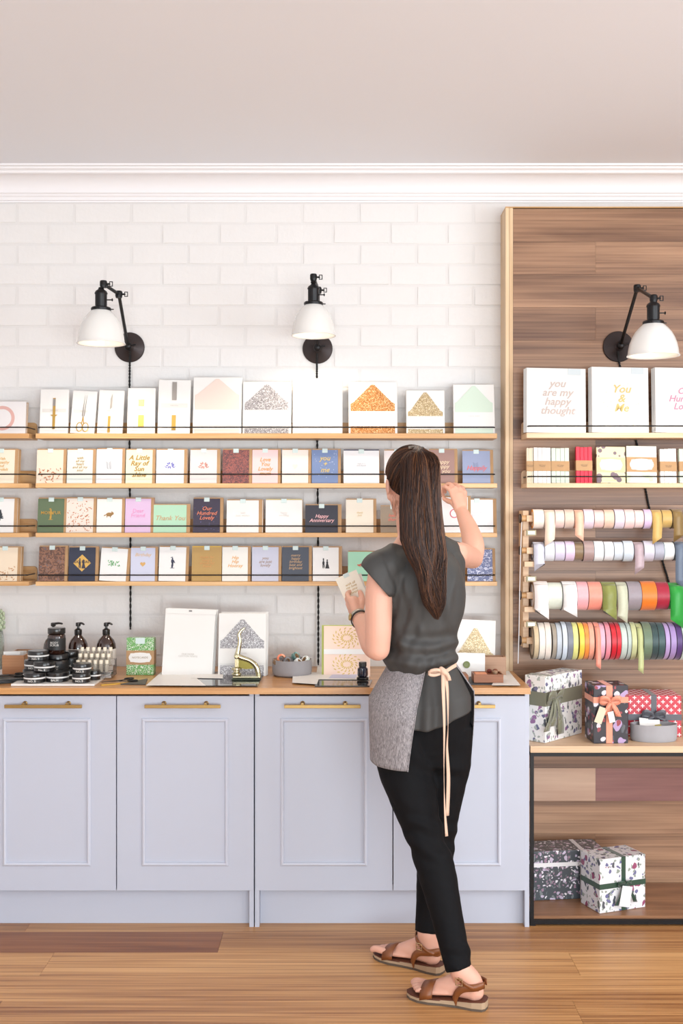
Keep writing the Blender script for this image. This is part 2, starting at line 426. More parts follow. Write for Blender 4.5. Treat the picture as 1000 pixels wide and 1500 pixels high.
# ------------------------------------------------------------------ base cabinets
CT = .869; CF = 3.99; DF = 4.02; ZD0 = Z_(1304.5, DF); ZD1 = Z_(1019.5, DF)
XE = .678
def cabinet(pxa, pxb, doors, label, left_leg, right_leg):
    xa, xb = X_(pxa, DF), X_(pxb, DF)
    t = thing('base_cabinet', label, 'cabinet', ((xa+xb)/2, DF+.25, 0), 'lilac-grey base cabinets under the worktop')
    bm = BM()
    box(bm, xa, xa+.016, DF+.002, PY-.02, 0, .845); box(bm, xb-.016, xb, DF+.002, PY-.02, 0, .845)
    box(bm, xa+.016, xb-.016, DF+.024, PY-.02, .13, .148); box(bm, xa+.016, xb-.016, DF+.1, PY-.02, .827, .845)
    box(bm, xa+.016, xb-.016, PY-.035, PY-.02, .148, .827)
    mk('carcass', bm, cab_m, t)
    mk('kickboard', boxb(xa+.0165, xb-.0165, 4.06, 4.075, 0, .129), cab_m, t)
    for (a, b) in doors:
        x0, x1 = X_(a, DF), X_(b, DF)
        d = mk('door', boxb(x0, x1, DF-.0005, DF+.018, ZD0, ZD1), cab_m, t, bev=.001)
        # applied moulding frame
        ix, w_ = .0905, .0135
        mx0, mx1, mz0, mz1 = x0+ix, x1-ix, Z_(1268, DF), Z_(1052, DF)
        bm = BM(); rings = []
        for (o_, y_) in ((0, .001), (0, -.004), (.0015, -.006), (.003, -.0062), (.004, -.009), (.007, -.0105), (.0105, -.009), (.0125, -.004), (.0135, .001)):
            rings.append([bm.verts.new(q_) for q_ in ((mx0+o_, DF+y_, mz0+o_), (mx1-o_, DF+y_, mz0+o_), (mx1-o_, DF+y_, mz1-o_), (mx0+o_, DF+y_, mz1-o_))])
        for ra_, rb2 in zip(rings, rings[1:]+rings[:1]):
            for i in range(4): bm.faces.new((ra_[i], ra_[(i+1) % 4], rb2[(i+1) % 4], rb2[i]))
        mk('moulding', bm, mat((200, 203, 216), .3), d)
        # bar handle
        hx0 = x0+.1055; hx1 = x1-.1155; zh = Z_(1035, 3.985)
        bm = boxb(hx0, hx1, 3.982, 3.992, zh-.006, zh+.006)
        h = mk('handle', bm, brass, d, bev=.001)
        bm = BM()
        for hx in (hx0+.065, hx1-.055):
            T = Matrix.Translation((hx, DF-.0005, zh+.006)) @ Matrix.Rotation(PI/2, 4, 'X')
            lathe(bm, [(.0085, -.0005), (.0085, .004), (.0055, .006), (.0055, .03)], M=T, seg=20)
        me = bpy.data.meshes.new('x'); bm2 = BM(); bm2.from_mesh(h.data)
        bm.to_mesh(me); me.transform(Matrix.Translation(-wloc(h))); bm2.from_mesh(me); bm2.to_mesh(h.data); bm2.free(); bm.free()
    return t
cabinet(-35, 371.5, [(-32, 169.8), (171.3, 371.3)], 'lilac-grey two-door base cabinet at the left, under the jars', 1, 1)
cabinet(373.2, 775, [(374, 574.5), (576, 770)], 'lilac-grey two-door base cabinet at the right, behind the woman', 1, 1)
wt = mk('worktop', prism_z(BM(), [(X_(-38, 3.99), CF), (XE, CF), (XE, PY-.006), (.6495, PY-.006), (.6495, WY-.004), (X_(-38, 3.99), WY-.004)], CT-.0225, CT), worktop_m, bev=.0012)
tag(wt, 'long honey-coloured timber worktop over the grey cabinets', 'worktop')

# ------------------------------------------------------------------ low display table on the right
UF = 4.03; TT = .652
t = thing('display_table', 'low oak-topped display table with black metal frame, right of the cabinets', 'table', (1.5, UF+.19, 0))
ux0, ux1 = .684, 2.3
mk('table_top', boxb(ux0, ux1, UF, PY-.004, TT-.024, TT), oak_pale, t, bev=.001)
b = .013
bm = BM()
for yy in (UF+.002, PY-.004-b-.002):
    box(bm, ux0, ux0+b, yy, yy+b, .008+b, TT-.024-b); box(bm, ux1-b, ux1, yy, yy+b, .008+b, TT-.024-b)
    box(bm, ux0, ux1, yy, yy+b, TT-.0245-b, TT-.0245); box(bm, ux0, ux1, yy, yy+b, .006, .006+b*1.2)
for xx in (ux0, ux1-b):
    box(bm, xx, xx+b, UF+.002+b, PY-.019, TT-.0245-b, TT-.0245); box(bm, xx, xx+b, UF+.002+b, PY-.019, .006, .006+b)
mk('frame', bm, black_metal, t)
for i in range(4):
    mk('foot', boxb((ux0, ux1-.02)[i % 2], (ux0+.02, ux1)[i % 2], (UF+.003, PY-.03)[i//2], (UF+.023, PY-.01)[i//2], 0, .006), black_metal, t)
UB = .032
mk('bottom_shelf', boxb(ux0+b, ux1-b, UF+.017, PY-.021, .018, UB), wood((120, 80, 54), (176, 128, 90), sx=1, sz=12, rand=.1, rough=.35), t)

# ------------------------------------------------------------------ wall shelves
def shelf(xa_px, xb_px, ytop, ybot, yrail, wall, label, group, wm=oak, left=True, right=True, xb=None, xa=None):
    fy = wall-.13
    x0 = xa if xa is not None else X_(xa_px, fy); x1 = xb if xb is not None else X_(xb_px, fy)
    z1, z0 = Z_(ytop, fy), Z_(ybot, fy); zr = Z_(yrail, fy-.0)
    t = thing('picture_ledge', label, 'shelf', ((x0+x1)/2, wall, z0), group)
    bm = boxb(x0, x1, fy, wall-.013, z0, z1)
    mk('ledge', bm, wm, t, bev=.0015)
    # backboard with rounded top corners
    h = .072; rr = .014; pts = [(x0, z0), (x1, z0)]
    for i in range(6): a = PI/2*i/5; pts.append((x1-rr+rr*math.cos(a), z0+h-rr+rr*math.sin(a)))
    for i in range(6): a = PI/2+PI/2*i/5; pts.append((x0+rr+rr*math.cos(a), z0+h-rr+rr*math.sin(a)))
    mk('backboard', prism(BM(), pts, wall-.0125, wall-.0005), wm, t)
    # rail: bar along the front bent back to the board at both ends
    c = .012; p = [(x0+.008, wall-.013, zr), (x0+.008, fy+.02, zr), (x0+.01, fy+.008, zr), (x0+.02, fy+.004, zr), ((x0+x1)/2, fy+.004, zr), (x1-.02, fy+.004, zr), (x1-.01, fy+.008, zr), (x1-.008, fy+.02, zr), (x1-.008, wall-.013, zr)]
    mk('rail', chain(BM(), p, [.0026]*len(p), n=1, seg=8, round_=False), black_metal, t, smooth=True)
    return z1
ROWS = [(634.8, 642.2, 625.8), (708, 714.6, 694.6), (780.6, 787, 770.6), (852, 858.2, 842.5)]
names = ['top', 'second', 'third', 'lowest']
ZS = []
for i, (a, b_, c) in enumerate(ROWS):
    ZS.append(shelf(52, 728, a, b_, c, WY, '%s long oak ledge with thin black rail on the white brick wall' % names[i], 'long oak ledges on the brick wall'))
    shelf(0, 42, a, b_, c, WY, '%s short oak ledge cut off by the left edge of the picture' % names[i], 'short oak ledges at the far left', xa=-1.95)
ZR = []
for i, (a, b_, c) in enumerate([(633.9, 641.5, 623.9), (707.7, 714.5, 698)]):
    ZR.append(shelf(771, 0, a, b_, c, PY, '%s pale oak ledge on the timber wall' % ['upper', 'lower'][i], 'oak ledges on the timber wall', wm=oak_pale, xb=2.2))

# ------------------------------------------------------------------ lamps
def hdir(a, b): return (Vector(b)-Vector(a)).normalized()
enamel = mat((231, 229, 225), .22, coat=.4)
def lamp(plate, elbow, joint, rimc, rr, neck_py, label, wall, key_side=1, flush=False):
    """plate centre on wall, elbow, joint above socket, rim centre: all world points"""
    t = thing('wall_lamp', label, 'lamp', plate, 'black swing-arm wall lamps with white shades')
    T = Matrix.Translation(plate) @ Matrix.Rotation(PI/2, 4, 'X')
    bm = BM(); lathe(bm, [(.0, 0), (.061, 0), (.0615, .004), (.058, .008), (.02, .010), (.018, .018), (.012, .024)], M=T, seg=40, cap=False)
    mk('backplate', bm, bronze, t, smooth=True)
    hub = Vector(plate)+Vector((0, -.04, 0))
    bm = BM(); chain(bm, [plate+Vector((0, -.015, 0)), hub], [.009, .009], n=1, seg=14, round_=False); ellip(bm, hub, (.015, .013, .017))
    chain(bm, [hub, hub+Vector((.03, -.002, .006))], [.0035, .0035], n=1, seg=8)
    chain(bm, [hub, elbow], [.0065, .0065], n=1, seg=14); 
    mk('arm', bm, black_metal, t, smooth=True)
    def keybit(bm, p, s=1):
        chain(bm, [p, p+Vector((.022*s, 0, 0))], [.0035, .0035], n=1, seg=8)
        q = p+Vector((.022*s, 0, 0)); e = .008
        ring = [q+Vector((0, 0, -e)), q+Vector((.011*s, 0, -e)), q+Vector((.011*s, 0, e)), q+Vector((0, 0, e)), q+Vector((0, 0, -e))]
        for a, b in zip(ring, ring[1:]): chain(bm, [a, b], [.0016, .0016], n=1, seg=6)
    bm = BM(); lathe(bm, [(.0115, -.014), (.0135, -.006), (.0135, .008), (.0115, .012)], c=elbow, seg=20); keybit(bm, elbow)
    mk('knuckle', bm, black_metal, t, smooth=False)
    bm = chain(BM(), [elbow, joint], [.0065, .0065], n=1, seg=14); mk('arm', bm, black_metal, t, smooth=True)
    bm = BM(); lathe(bm, [(.0115, -.014), (.0135, -.006), (.0135, .008), (.0115, .012)], c=joint, seg=20); keybit(bm, joint)
    mk('knuckle', bm, black_metal, t)
    nz = neck_py; ax = Vector((rimc.x, rimc.y, 0)); Hs = nz-rimc.z
    # socket
    bm = BM(); c = (joint.x*.5+rimc.x*.5, rimc.y, nz); c = (rimc.x, rimc.y, nz)
    jt = joint.z-nz-.013
    lathe(bm, [(.036, -.008), (.037, .0), (.034, .004), (.02, .006), (.0215, .012), (.0215, .05), (.024, .056), (.020, .064), (.011, .07), (.009, max(.075, jt-.012)), (.0115, jt-.008), (.009, jt)], c=c, seg=30)
    for a in (0, 2.1, 4.2): chain(bm, [Vector(c)+Vector((.034*math.cos(a), .034*math.sin(a), -.003)), Vector(c)+Vector((.045*math.cos(a), .045*math.sin(a), -.003))], [.002, .002], n=1, seg=6)
    chain(bm, [Vector(c)+Vector((.02, 0, .032)), Vector(c)+Vector((.038, 0, .032))], [.0022, .0022], n=1, seg=6); ellip(bm, Vector(c)+Vector((.041, 0, .032)), (.003, .006, .006), seg=10)
    mk('socket', bm, black_metal, t, autosmooth=35)
    # domed shade, open below
    prof = []
    out = [(.3, 1.0), (.33, .975), (.42, .92), (.56, .82), (.70, .69), (.81, .53), (.89, .36), (.935, .2), (.955, .09), (.965, .035), (1.0, .0), (1.0, -.015)]
    for a, b in out: prof.append((rr*a, Hs*b))
    inn = [(rr*a-.003, Hs*b-.002) for a, b in out[::-1]]; inn[0] = (rr*.985, -.015*Hs)
    bm = lathe(BM(), prof+inn, c=(rimc.x, rimc.y, rimc.z), seg=56, cap=False)
    mk('lamp_shade', bm, enamel, t, smooth=True)
    bm = BM(); bc = (rimc.x, rimc.y, rimc.z+Hs*.42)
    lathe(bm, [(.0, -.034), (.012, -.031), (.022, -.02), (.026, -.004), (.024, .012), (.014, .03), (.012, .045), (.0, .046)], c=bc, seg=20, cap=False)
    mk('bulb', bm, mat((243, 229, 204), .4, emit=9), t, smooth=True)
    d = bpy.data.lights.new('lamp_light', 'SPOT'); d.energy = 14; d.color = (1, .87, .70); d.shadow_soft_size = .04; d.spot_size = R(150); d.spot_blend = .5
    o = bpy.data.objects.new('lamp_light', d); C.objects.link(o); o.parent = t; o.location = Vector(bc)-Vector(plate)+Vector((0, 0, -.045))
    return t
def cord(pts, label, group, wall):
    """two black flexes twisted round each other"""
    P = catmull(pts, 14); bm = BM()
    n = max(30, int(sum((Vector(a)-Vector(b)).length for a, b in zip(P, P[1:]))/.004))
    Q = [Vector(P[min(len(P)-1, int(i*(len(P)-1)/n))]).lerp(Vector(P[min(len(P)-1, int(i*(len(P)-1)/n)+1)]), (i*(len(P)-1)/n) % 1) for i in range(n+1)]
    for ph in (0, PI):
        q = [p+Vector((math.cos(i*.75+ph)*.0023, math.sin(i*.75+ph)*.0023, 0)) for i, p in enumerate(Q)]
        chain(bm, q, [.0024]*len(q), n=1, seg=6, round_=False)
    o = mk('lamp_cord', bm, mat((22, 20, 20), .7), smooth=True); tag(o, label, 'cord', group); return o
yl = 4.08; yr = yl
lamp(W(190, 509, WY-.001), W(174, 431, 4.2), W(151.5, 416, yl), W(148, 503, yl), .0885, Z_(452, yl), 'white-shaded black wall lamp on the brick, at the left', WY)
yl = 4.27
lamp(W(465, 511, WY-.001), W(466, 425, 4.44), W(459, 406, yl), W(459, 491.5, yl), .0865, Z_(444, yl), 'white-shaded black wall lamp on the brick above the woman, the middle lamp', WY)
yl = 3.87
lamp(W(905, 508, PY-.001), W(933, 422, 4.08), W(957, 437, yl), W(956.5, 521, yl), .0905, Z_(472, yl), 'white-shaded black wall lamp on the timber wall', PY)
cy = WY-.0135
cord([W(190, 515, WY-.03), W(190, 530, cy+.002), W(189.5, 600, cy+.003), W(190, 700, cy+.004), W(191, 800, cy+.004), W(191, 922, cy+.002)], 'black twisted flex running down from the left lamp', 'twisted black lamp flexes', WY)
cord([W(464, 518, WY-.03), W(464, 535, cy), W(464, 600, cy+.003), W(465, 700, cy+.004), W(466, 850, cy+.004), W(466, 974, cy+.002)], 'black twisted flex running down from the middle lamp', 'twisted black lamp flexes', WY)
cy = PY-.007
cord([W(905, 515, PY-.03), W(907, 533, cy), W(922, 600, cy), W(931, 643, cy), W(945, 716, cy), W(952, 750, cy), W(971, 825, cy), W(980, 856, cy), W(1005, 960, cy)], 'black twisted flex running slantwise down the timber wall', 'twisted black lamp flexes', PY)

# ------------------------------------------------------------------ greeting cards and envelope packs
seal_m = mat((205, 222, 220), .5, coat=.2)
GOLD = (190, 150, 70); COPPER = (190, 120, 80); INK = (50, 55, 80); ROSE = (214, 110, 118)
def col_m(c): return mat(c, .5, coat=.12)
def foil(c): return mat(c, .38, metal=.35)
def blobs(bm, pts, y):
    for (x, z, rx, rz, a) in pts:
        n = 10; q = []
        for i in range(n):
            t = 2*PI*i/n; u, v = rx*math.cos(t), rz*math.sin(t)
            q.append((x+u*math.cos(a)-v*math.sin(a), z+u*math.sin(a)+v*math.cos(a)))
        prism(bm, q, y, y+.0004)
def motif(kind, w_, h, y, parent, c):
    bm = BM(); P = []; rnd = random.Random(len(kind)*7+int(w_*9000))
    cx, cz = 0, h*.52
    if kind == 'flower':
        for i in range(9):
            a = i*2.4; P.append((cx+.012*math.cos(a), cz+.009*math.sin(a), .0055, .0028, a))
        for s in (-1, 1): P.append((s*.016, cz-.008, .007, .0018, s*.4))
    elif kind == 'sprig':
        P.append((0, cz-.004, .0006, .016, .25))
        for i in range(5):
            for s in (-1, 1): P.append((s*.006-.003*i*.3, cz-.014+i*.006, .006, .0012, s*.7))
    elif kind == 'scatter':
        for i in range(42):
            P.append((rnd.uniform(-.42, .42)*w_, rnd.uniform(.03, .42)*h, rnd.uniform(.002, .006), rnd.uniform(.0008, .0022), rnd.uniform(0, 3)))
    elif kind == 'allover':
        for i in range(90):
            P.append((rnd.uniform(-.45, .45)*w_, rnd.uniform(.04, .9)*h, rnd.uniform(.002, .005), rnd.uniform(.0008, .002), rnd.uniform(0, 3)))
    elif kind == 'bear':
        P += [(0, cz, .013, .008, 0), (.012, cz+.004, .006, .006, 0), (-.009, cz-.008, .002, .005, 0), (.005, cz-.008, .002, .005, 0), (-.017, cz-.003, .006, .002, .5), (.01, cz+.011, .002, .002, 0)]
    elif kind == 'tree':
        for i in range(7): P.append((rnd.uniform(-.002, .002), cz-.014+i*.005, .013-i*.0017, .0035, rnd.uniform(-.15, .15)))
        P.append((0, cz-.02, .0015, .006, 0))
    elif kind == 'figure':
        P += [(0, cz+.017, .003, .0038, 0), (0, cz+.005, .0055, .010, .1), (0, cz-.01, .004, .012, -.1), (.006, cz+.006, .002, .009, .5), (0, cz-.021, .010, .0012, 0), (-.003, cz+.022, .005, .0015, .3)]
    elif kind == 'couple':
        P += [(-.009, cz+.012, .003, .0035, 0), (-.009, cz, .0045, .009, 0), (-.011, cz-.013, .002, .009, 0), (-.006, cz-.013, .002, .009, 0), (.006, cz+.011, .003, .0035, 0), (.006, cz+.002, .004, .006, 0)]
        prism(bm, [(.003, cz), (.009, cz), (.015, cz-.022), (-.002, cz-.022)], y, y+.0004)
        P.append((-.009, cz+.017, .003, .002, 0))
    elif kind == 'heart':
        n = 40; q = []
        for i in range(n):
            a = 2*PI*i/n; q.append((.0022*.5*16*math.sin(a)**3*.6, cz-.004+.0022*.5*(13*math.cos(a)-5*math.cos(2*a)-2*math.cos(3*a)-math.cos(4*a))*.6))
        prism(bm, q, y, y+.0004)
    elif kind == 'ring':
        for i in range(26):
            a = i*2*PI/26; P.append((.016*math.cos(a), cz+.016*math.sin(a), .004, .0016, a+1.2))
    elif kind == 'bigring':
        rr = .05; q = 48
        for k in range(q):
            a, b = 2*PI*k/q, 2*PI*(k+1)/q
            prism(bm, [(-.012+rr*math.cos(a), .062+rr*math.sin(a)), (-.012+rr*math.cos(b), .062+rr*math.sin(b)), (-.012+(rr-.013)*math.cos(b), .062+(rr-.013)*math.sin(b)), (-.012+(rr-.013)*math.cos(a), .062+(rr-.013)*math.sin(a))], y, y+.0004)
    elif kind == 'diamond':
        d = .036; prism(bm, [(0, cz+d*.95), (d, cz), (0, cz-d*.95), (-d, cz)], y, y+.0004)
    elif kind == 'foliage':
        for i in range(26): P.append((rnd.uniform(-.024, .024), cz+rnd.uniform(-.010, .010), .004, .0015, rnd.uniform(0, 3)))
    elif kind == 'dots':
        for i in range(22): P.append((rnd.uniform(-.45, .45)*w_, rnd.uniform(.05, .95)*h, .0016, .0012, 0))
    elif kind == 'lobster':
        P += [(0, cz+.004, .014, .004, .2), (.016, cz+.008, .006, .003, .7), (-.014, cz, .007, .003, -.4)]+[(i*.005-.01, cz-.003, .0008, .005, .3) for i in range(6)]
    blobs(bm, P, y)
    return mk('printed_motif', bm, foil(c) if c in (GOLD, COPPER) else mat(c, .5), parent, world=False)
def card(x0, x1, ytop, ybase, wall, zbase, face, label, words=None, tcol=GOLD, tsize=8, tz=.55, mot=None, mcol=COPPER, lean=0, env=True, seal=True, stack=0, shear=.3, group='greeting cards on the brick-wall ledges', tilt=None, yoff=0, envm=None, bold=.004, bg=None, strip_m=None, name='greeting_card', lift=0, sep=3.0):
    yb = wall-.112+yoff; sc_ = (yb+.01)/F
    w_ = (x1-x0)*sc_; h = (ybase-ytop)*sc_+.002
    fw = w_*.9 if (env and envm is None) else w_
    if tilt is None: tilt = R(7.5)
    xc = ((x0+x1)/2-500)*sc_
    t = thing(name, label, 'card', (xc, yb, zbase+.0006+lift), group, rot=(-tilt, R(lean), 0))
    dx = -(w_-fw)/2
    fm = face if not isinstance(face, tuple) else col_m(face)
    c = mk('card_face', boxb(-fw/2+dx, fw/2+dx, -.002, 0, 0, h*.965 if env else h), fm, t, world=False)
    if env: mk('envelope', boxb(-w_/2+.001, w_/2, .0003, .004, .0, h), envm or kraft, t, world=False)
    if seal:
        sw = min(.011, w_*.2); hh = h*.965
        mk('seal_sticker', boxb(dx-sw, dx+sw, -.0032, .005, hh-.012, hh+.0052), seal_m, t, world=False, bev=.001, seg=1)
    y = -.0027
    if bg: motif(bg[0], fw, h, -.0024, t, bg[1]).location.x = dx
    if mot: motif(mot, fw, h, y, t, mcol).location.x = dx
    if words:
        text(words, tsize/1000, foil(tcol) if tcol in (GOLD, COPPER) else mat(tcol, .5), t, (dx, -.003, h*tz), shear=shear, bold=bold)
    for k in range(stack):
        e = .0045+.0046*k+.0003
        dxk = random.Random(int(x0*7+k)).uniform(.001, .004)+(k*.0008)
        b = thing('greeting_card', '%s packet behind the %s' % (['first', 'second', 'third', 'fourth'][k], label), 'card', (xc+dxk, yb+e*math.cos(tilt)+.0003, zbase+.0006+lift), 'card packets standing behind the front ones', rot=(-tilt, R(lean), 0))
        hk = h-random.Random(int(x0+k*3)).uniform(0, .004)
        mk('card_face', boxb(-w_/2+.002, w_/2-.002, 0, .0012, 0, hk-.002), fm, b, world=False)
        mk('envelope', boxb(-w_/2, w_/2, .0014, .0040, 0, hk), kraft, b, world=False)
    return t
z = ZS[1]; yb = 708
def row(zi, base, items):
    for it in items:
        x0, x1, yt, face, label = it[:5]; kw = it[5] if len(it) > 5 else {}
        card(x0, x1, yt, base, WY, ZS[zi], face, label, **kw)
W_ = (229, 229, 227)
row(1, 708, [
 (54, 97, 657.5, (225, 212, 194), 'cream card with copper line flowers, first on the second ledge', dict(mot='scatter', mcol=COPPER)),
 (98.5, 140, 657.5, (210, 217, 212), 'pale mint card reading with all my heart', dict(words='with\nall my\nheart\nand all my\nsoul', tcol=GOLD, tsize=14.5, stack=1)),
 (141.5, 183, 656.5, (221, 221, 223), 'white card with a tiny grey sprig, on the second ledge', dict(mot='sprig', mcol=(150, 155, 165))),
 (184.5, 227.5, 657.5, (218, 226, 196), 'pale green card reading A Little Ray of Sun shine', dict(words='A Little\nRay of\nSun\nshine', tcol=(168, 128, 50), tsize=27, bold=.022, tz=.49)),
 (229, 274, 657.5, (227, 228, 231), 'white card with a small blue flower', dict(mot='flower', mcol=(120, 122, 190), stack=1)),
 (278.5, 322, 657.5, (212, 208, 208), 'light grey card with pink and brown flowers', dict(mot='flower', mcol=(196, 140, 130), stack=1)),
 (326, 369, 657.5, pattern((92, 58, 62), (150, 84, 76), 160, .5), 'dark red-brown patterned card', dict(stack=1)),
 (369.5, 411, 657.5, (240, 196, 196), 'pink card with gold brush lettering Love You', dict(words='Love\nYou\nLovely\nmum', tcol=(206, 150, 84), tsize=22, bold=.016, tz=.48)),
 (413, 455.5, 657.5, (229, 219, 210), 'cream card with a faint blush heart', dict(mot='heart', mcol=(232, 208, 200))),
 (456.5, 499, 657.5, (110, 130, 172), 'blue card with gold lettering you and me', dict(words='you\n+\nme', tcol=(206, 180, 110), tsize=28, bold=.016, bg=('dots', (190, 200, 220)))),
 (503, 555, 658.5, (227, 227, 229), 'white card in a dark-edged packet on the second ledge', dict(words='with love\nand thanks', tcol=(190, 190, 196), tsize=9, envm=mat((60, 58, 78), .5), stack=1)),
 (562.5, 604, 658.5, (225, 215, 215), 'white card half hidden behind the woman on the second ledge', dict()),
 (628, 669.5, 657.5, (156, 122, 114), 'mauve-brown card with cream swirling script', dict(words='Happy\nHappy\nTo you', tcol=(232, 208, 176), tsize=22, tz=.48, stack=1)),
 (677, 722, 659, (142, 152, 182), 'blue-grey card with red script Happily', dict(words='Happily', tcol=(226, 98, 92), tsize=26, tz=.45, bg=('sprig', (112, 122, 150)), stack=2)),
])
row(2, 780.6, [
 (55.5, 98, 729.5, (88, 106, 78), 'dark green card reading MON FUR in gold', dict(words='MON FUR', tcol=GOLD, tsize=18, tz=.56, shear=0, mot='figure', mcol=GOLD)),
 (97.5, 141, 729, (223, 213, 204), 'white card covered in a small copper pattern', dict(mot='allover', mcol=COPPER)),
 (142, 182.5, 730, (229, 227, 223), 'white card with a little brown bear', dict(mot='bear', mcol=(150, 116, 70))),
 (183.5, 225, 729.5, (208, 180, 214), 'lilac card with pink lettering Dear Friend', dict(words='Dear\nFriend', tcol=(226, 150, 196), tsize=22, shear=.1, stack=1)),
 (225, 278.5, 739, (168, 208, 182), 'wide mint card reading Thank You', dict(words='Thank You', tcol=(196, 156, 116), tsize=27, tz=.5, seal=False)),
 (283, 326.5, 729.5, (48, 40, 62), 'dark plum card with copper lettering Our Hundred Lovely', dict(words='Our\nHundred\nLovely', tcol=(222, 128, 96), tsize=22, bg=('dots', (90, 90, 140)), stack=1)),
 (332, 384, 732, (227, 225, 223), 'wide white card with faint lettering, left of its twin', dict(words='with\nbest wishes', tcol=(215, 210, 206), tsize=12, stack=1)),
 (389, 442, 731.5, (227, 225, 223), 'wide white card in a gold-edged packet on the third ledge', dict(words='happy\nwedding', tcol=(212, 208, 204), tsize=12, envm=mat((196, 176, 112), .4), stack=1)),
 (447, 500, 739.5, (40, 40, 54), 'wide black card with pink script Happy Anniversary', dict(words='Happy\nAnniversary', tcol=(238, 186, 190), tsize=20, tz=.5)),
 (506.5, 551, 731, (229, 221, 206), 'cream card with faint gold drawing left of the woman', dict(words='thank\nyou', tcol=(222, 196, 140), tsize=11)),
 (557, 598, 741, (150, 134, 116), 'taupe card reading hello there in salmon, behind the woman', dict(words='hello\nthere', tcol=(226, 120, 104), tsize=19, stack=1)),
 (675, 727, 731, (229, 230, 233), 'white card with faint lettering right of the woman\'s hand', dict(words='hooray\nfor you', tcol=(215, 215, 221), tsize=16)),
])
row(3, 852, [
 (57, 99, 800.5, pattern((92, 62, 50), (142, 98, 74), 70, .5, c3=(90, 84, 92)), 'dark brown floral card, first on the lowest ledge', dict(stack=1)),
 (101, 144, 801.5, (38, 44, 66), 'navy card reading SEXY BEAST on a gold diamond', dict(words='SEXY BEAST', tcol=(40, 40, 60), tsize=14, tz=.55, shear=0, bold=.02, bg=('diamond', (208, 166, 84)), mot='couple', mcol=(50, 50, 66), stack=1)),
 (146, 189, 803, (229, 229, 229), 'white card with green foliage lettering', dict(mot='foliage', mcol=(84, 168, 96), lean=3, stack=1)),
 (191.5, 231, 802, (196, 200, 222), 'pale blue card with gold Birthday script and a gold heart', dict(words='Birthday', tcol=(220, 186, 140), tsize=19, tz=.76, mot='heart', mcol=(206, 164, 100))),
 (232.5, 276, 801, (229, 229, 229), 'white card with a small navy figure drawing', dict(mot='figure', mcol=INK, lean=1)),
 (281, 324.5, 801, (176, 142, 82), 'golden brown card with small gold lettering', dict(words='thanks for\nbeing a\nwonderful\nfriend', tcol=(206, 150, 90), tsize=14, envm=mat((206, 168, 60), .4))),
 (325.5, 367, 801, (227, 225, 219), 'white card with gold lettering Hip Hip Hooray', dict(words='Hip\nHip\nHooray', tcol=(232, 170, 84), tsize=19)),
 (369, 412, 801, (190, 192, 210), 'lilac-grey card with brown lettering on the lowest ledge', dict(words='you\nare just\nlovely', tcol=(168, 140, 120), tsize=17)),
 (413, 456.5, 801, (62, 68, 82), 'slate card closely lettered in gold', dict(words='merry\nhappy\nbirthday\nbest and\nbrightest', tcol=(196, 160, 120), tsize=15)),
 (458, 500, 801.5, (227, 227, 227), 'white card with a drawing of a bride and groom', dict(mot='couple', mcol=(40, 40, 44), stack=1)),
 (509.5, 556, 808, (160, 214, 188), 'mint green card with a coral lobster, beside the woman', dict(mot='lobster', mcol=(206, 100, 80), seal=False)),
 (684, 725, 804.5, pattern((92, 100, 142), (196, 198, 220), 110, .55), 'blue speckled floral card behind the woman\'s arm', dict(seal=False, stack=1)),
])
# left short ledges
card(-22, 38, 588, 634.8, WY, ZS[0], (225, 221, 221), 'white boxed set with a large pink ring, far left', mot='bigring', mcol=(214, 168, 160), seal=False, env=False, stack=2)
card(-19, 26, 657.5, 708, WY, ZS[1], (229, 219, 200), 'cream card with golden lettering at the left picture edge', words='With\nSympathy\nand\nheartfelt', tcol=(214, 166, 84), tsize=17, stack=4)
card(-19, 25, 729.5, 780.6, WY, ZS[2], (225, 224, 224), 'white card with a dark fir tree at the left picture edge', mot='tree', mcol=(50, 56, 64), stack=4)
card(-12, 30, 801.5, 852, WY, ZS[3], (227, 210, 187), 'cream card with brown flowers at the left picture edge', mot='scatter', mcol=(190, 140, 96), stack=4)

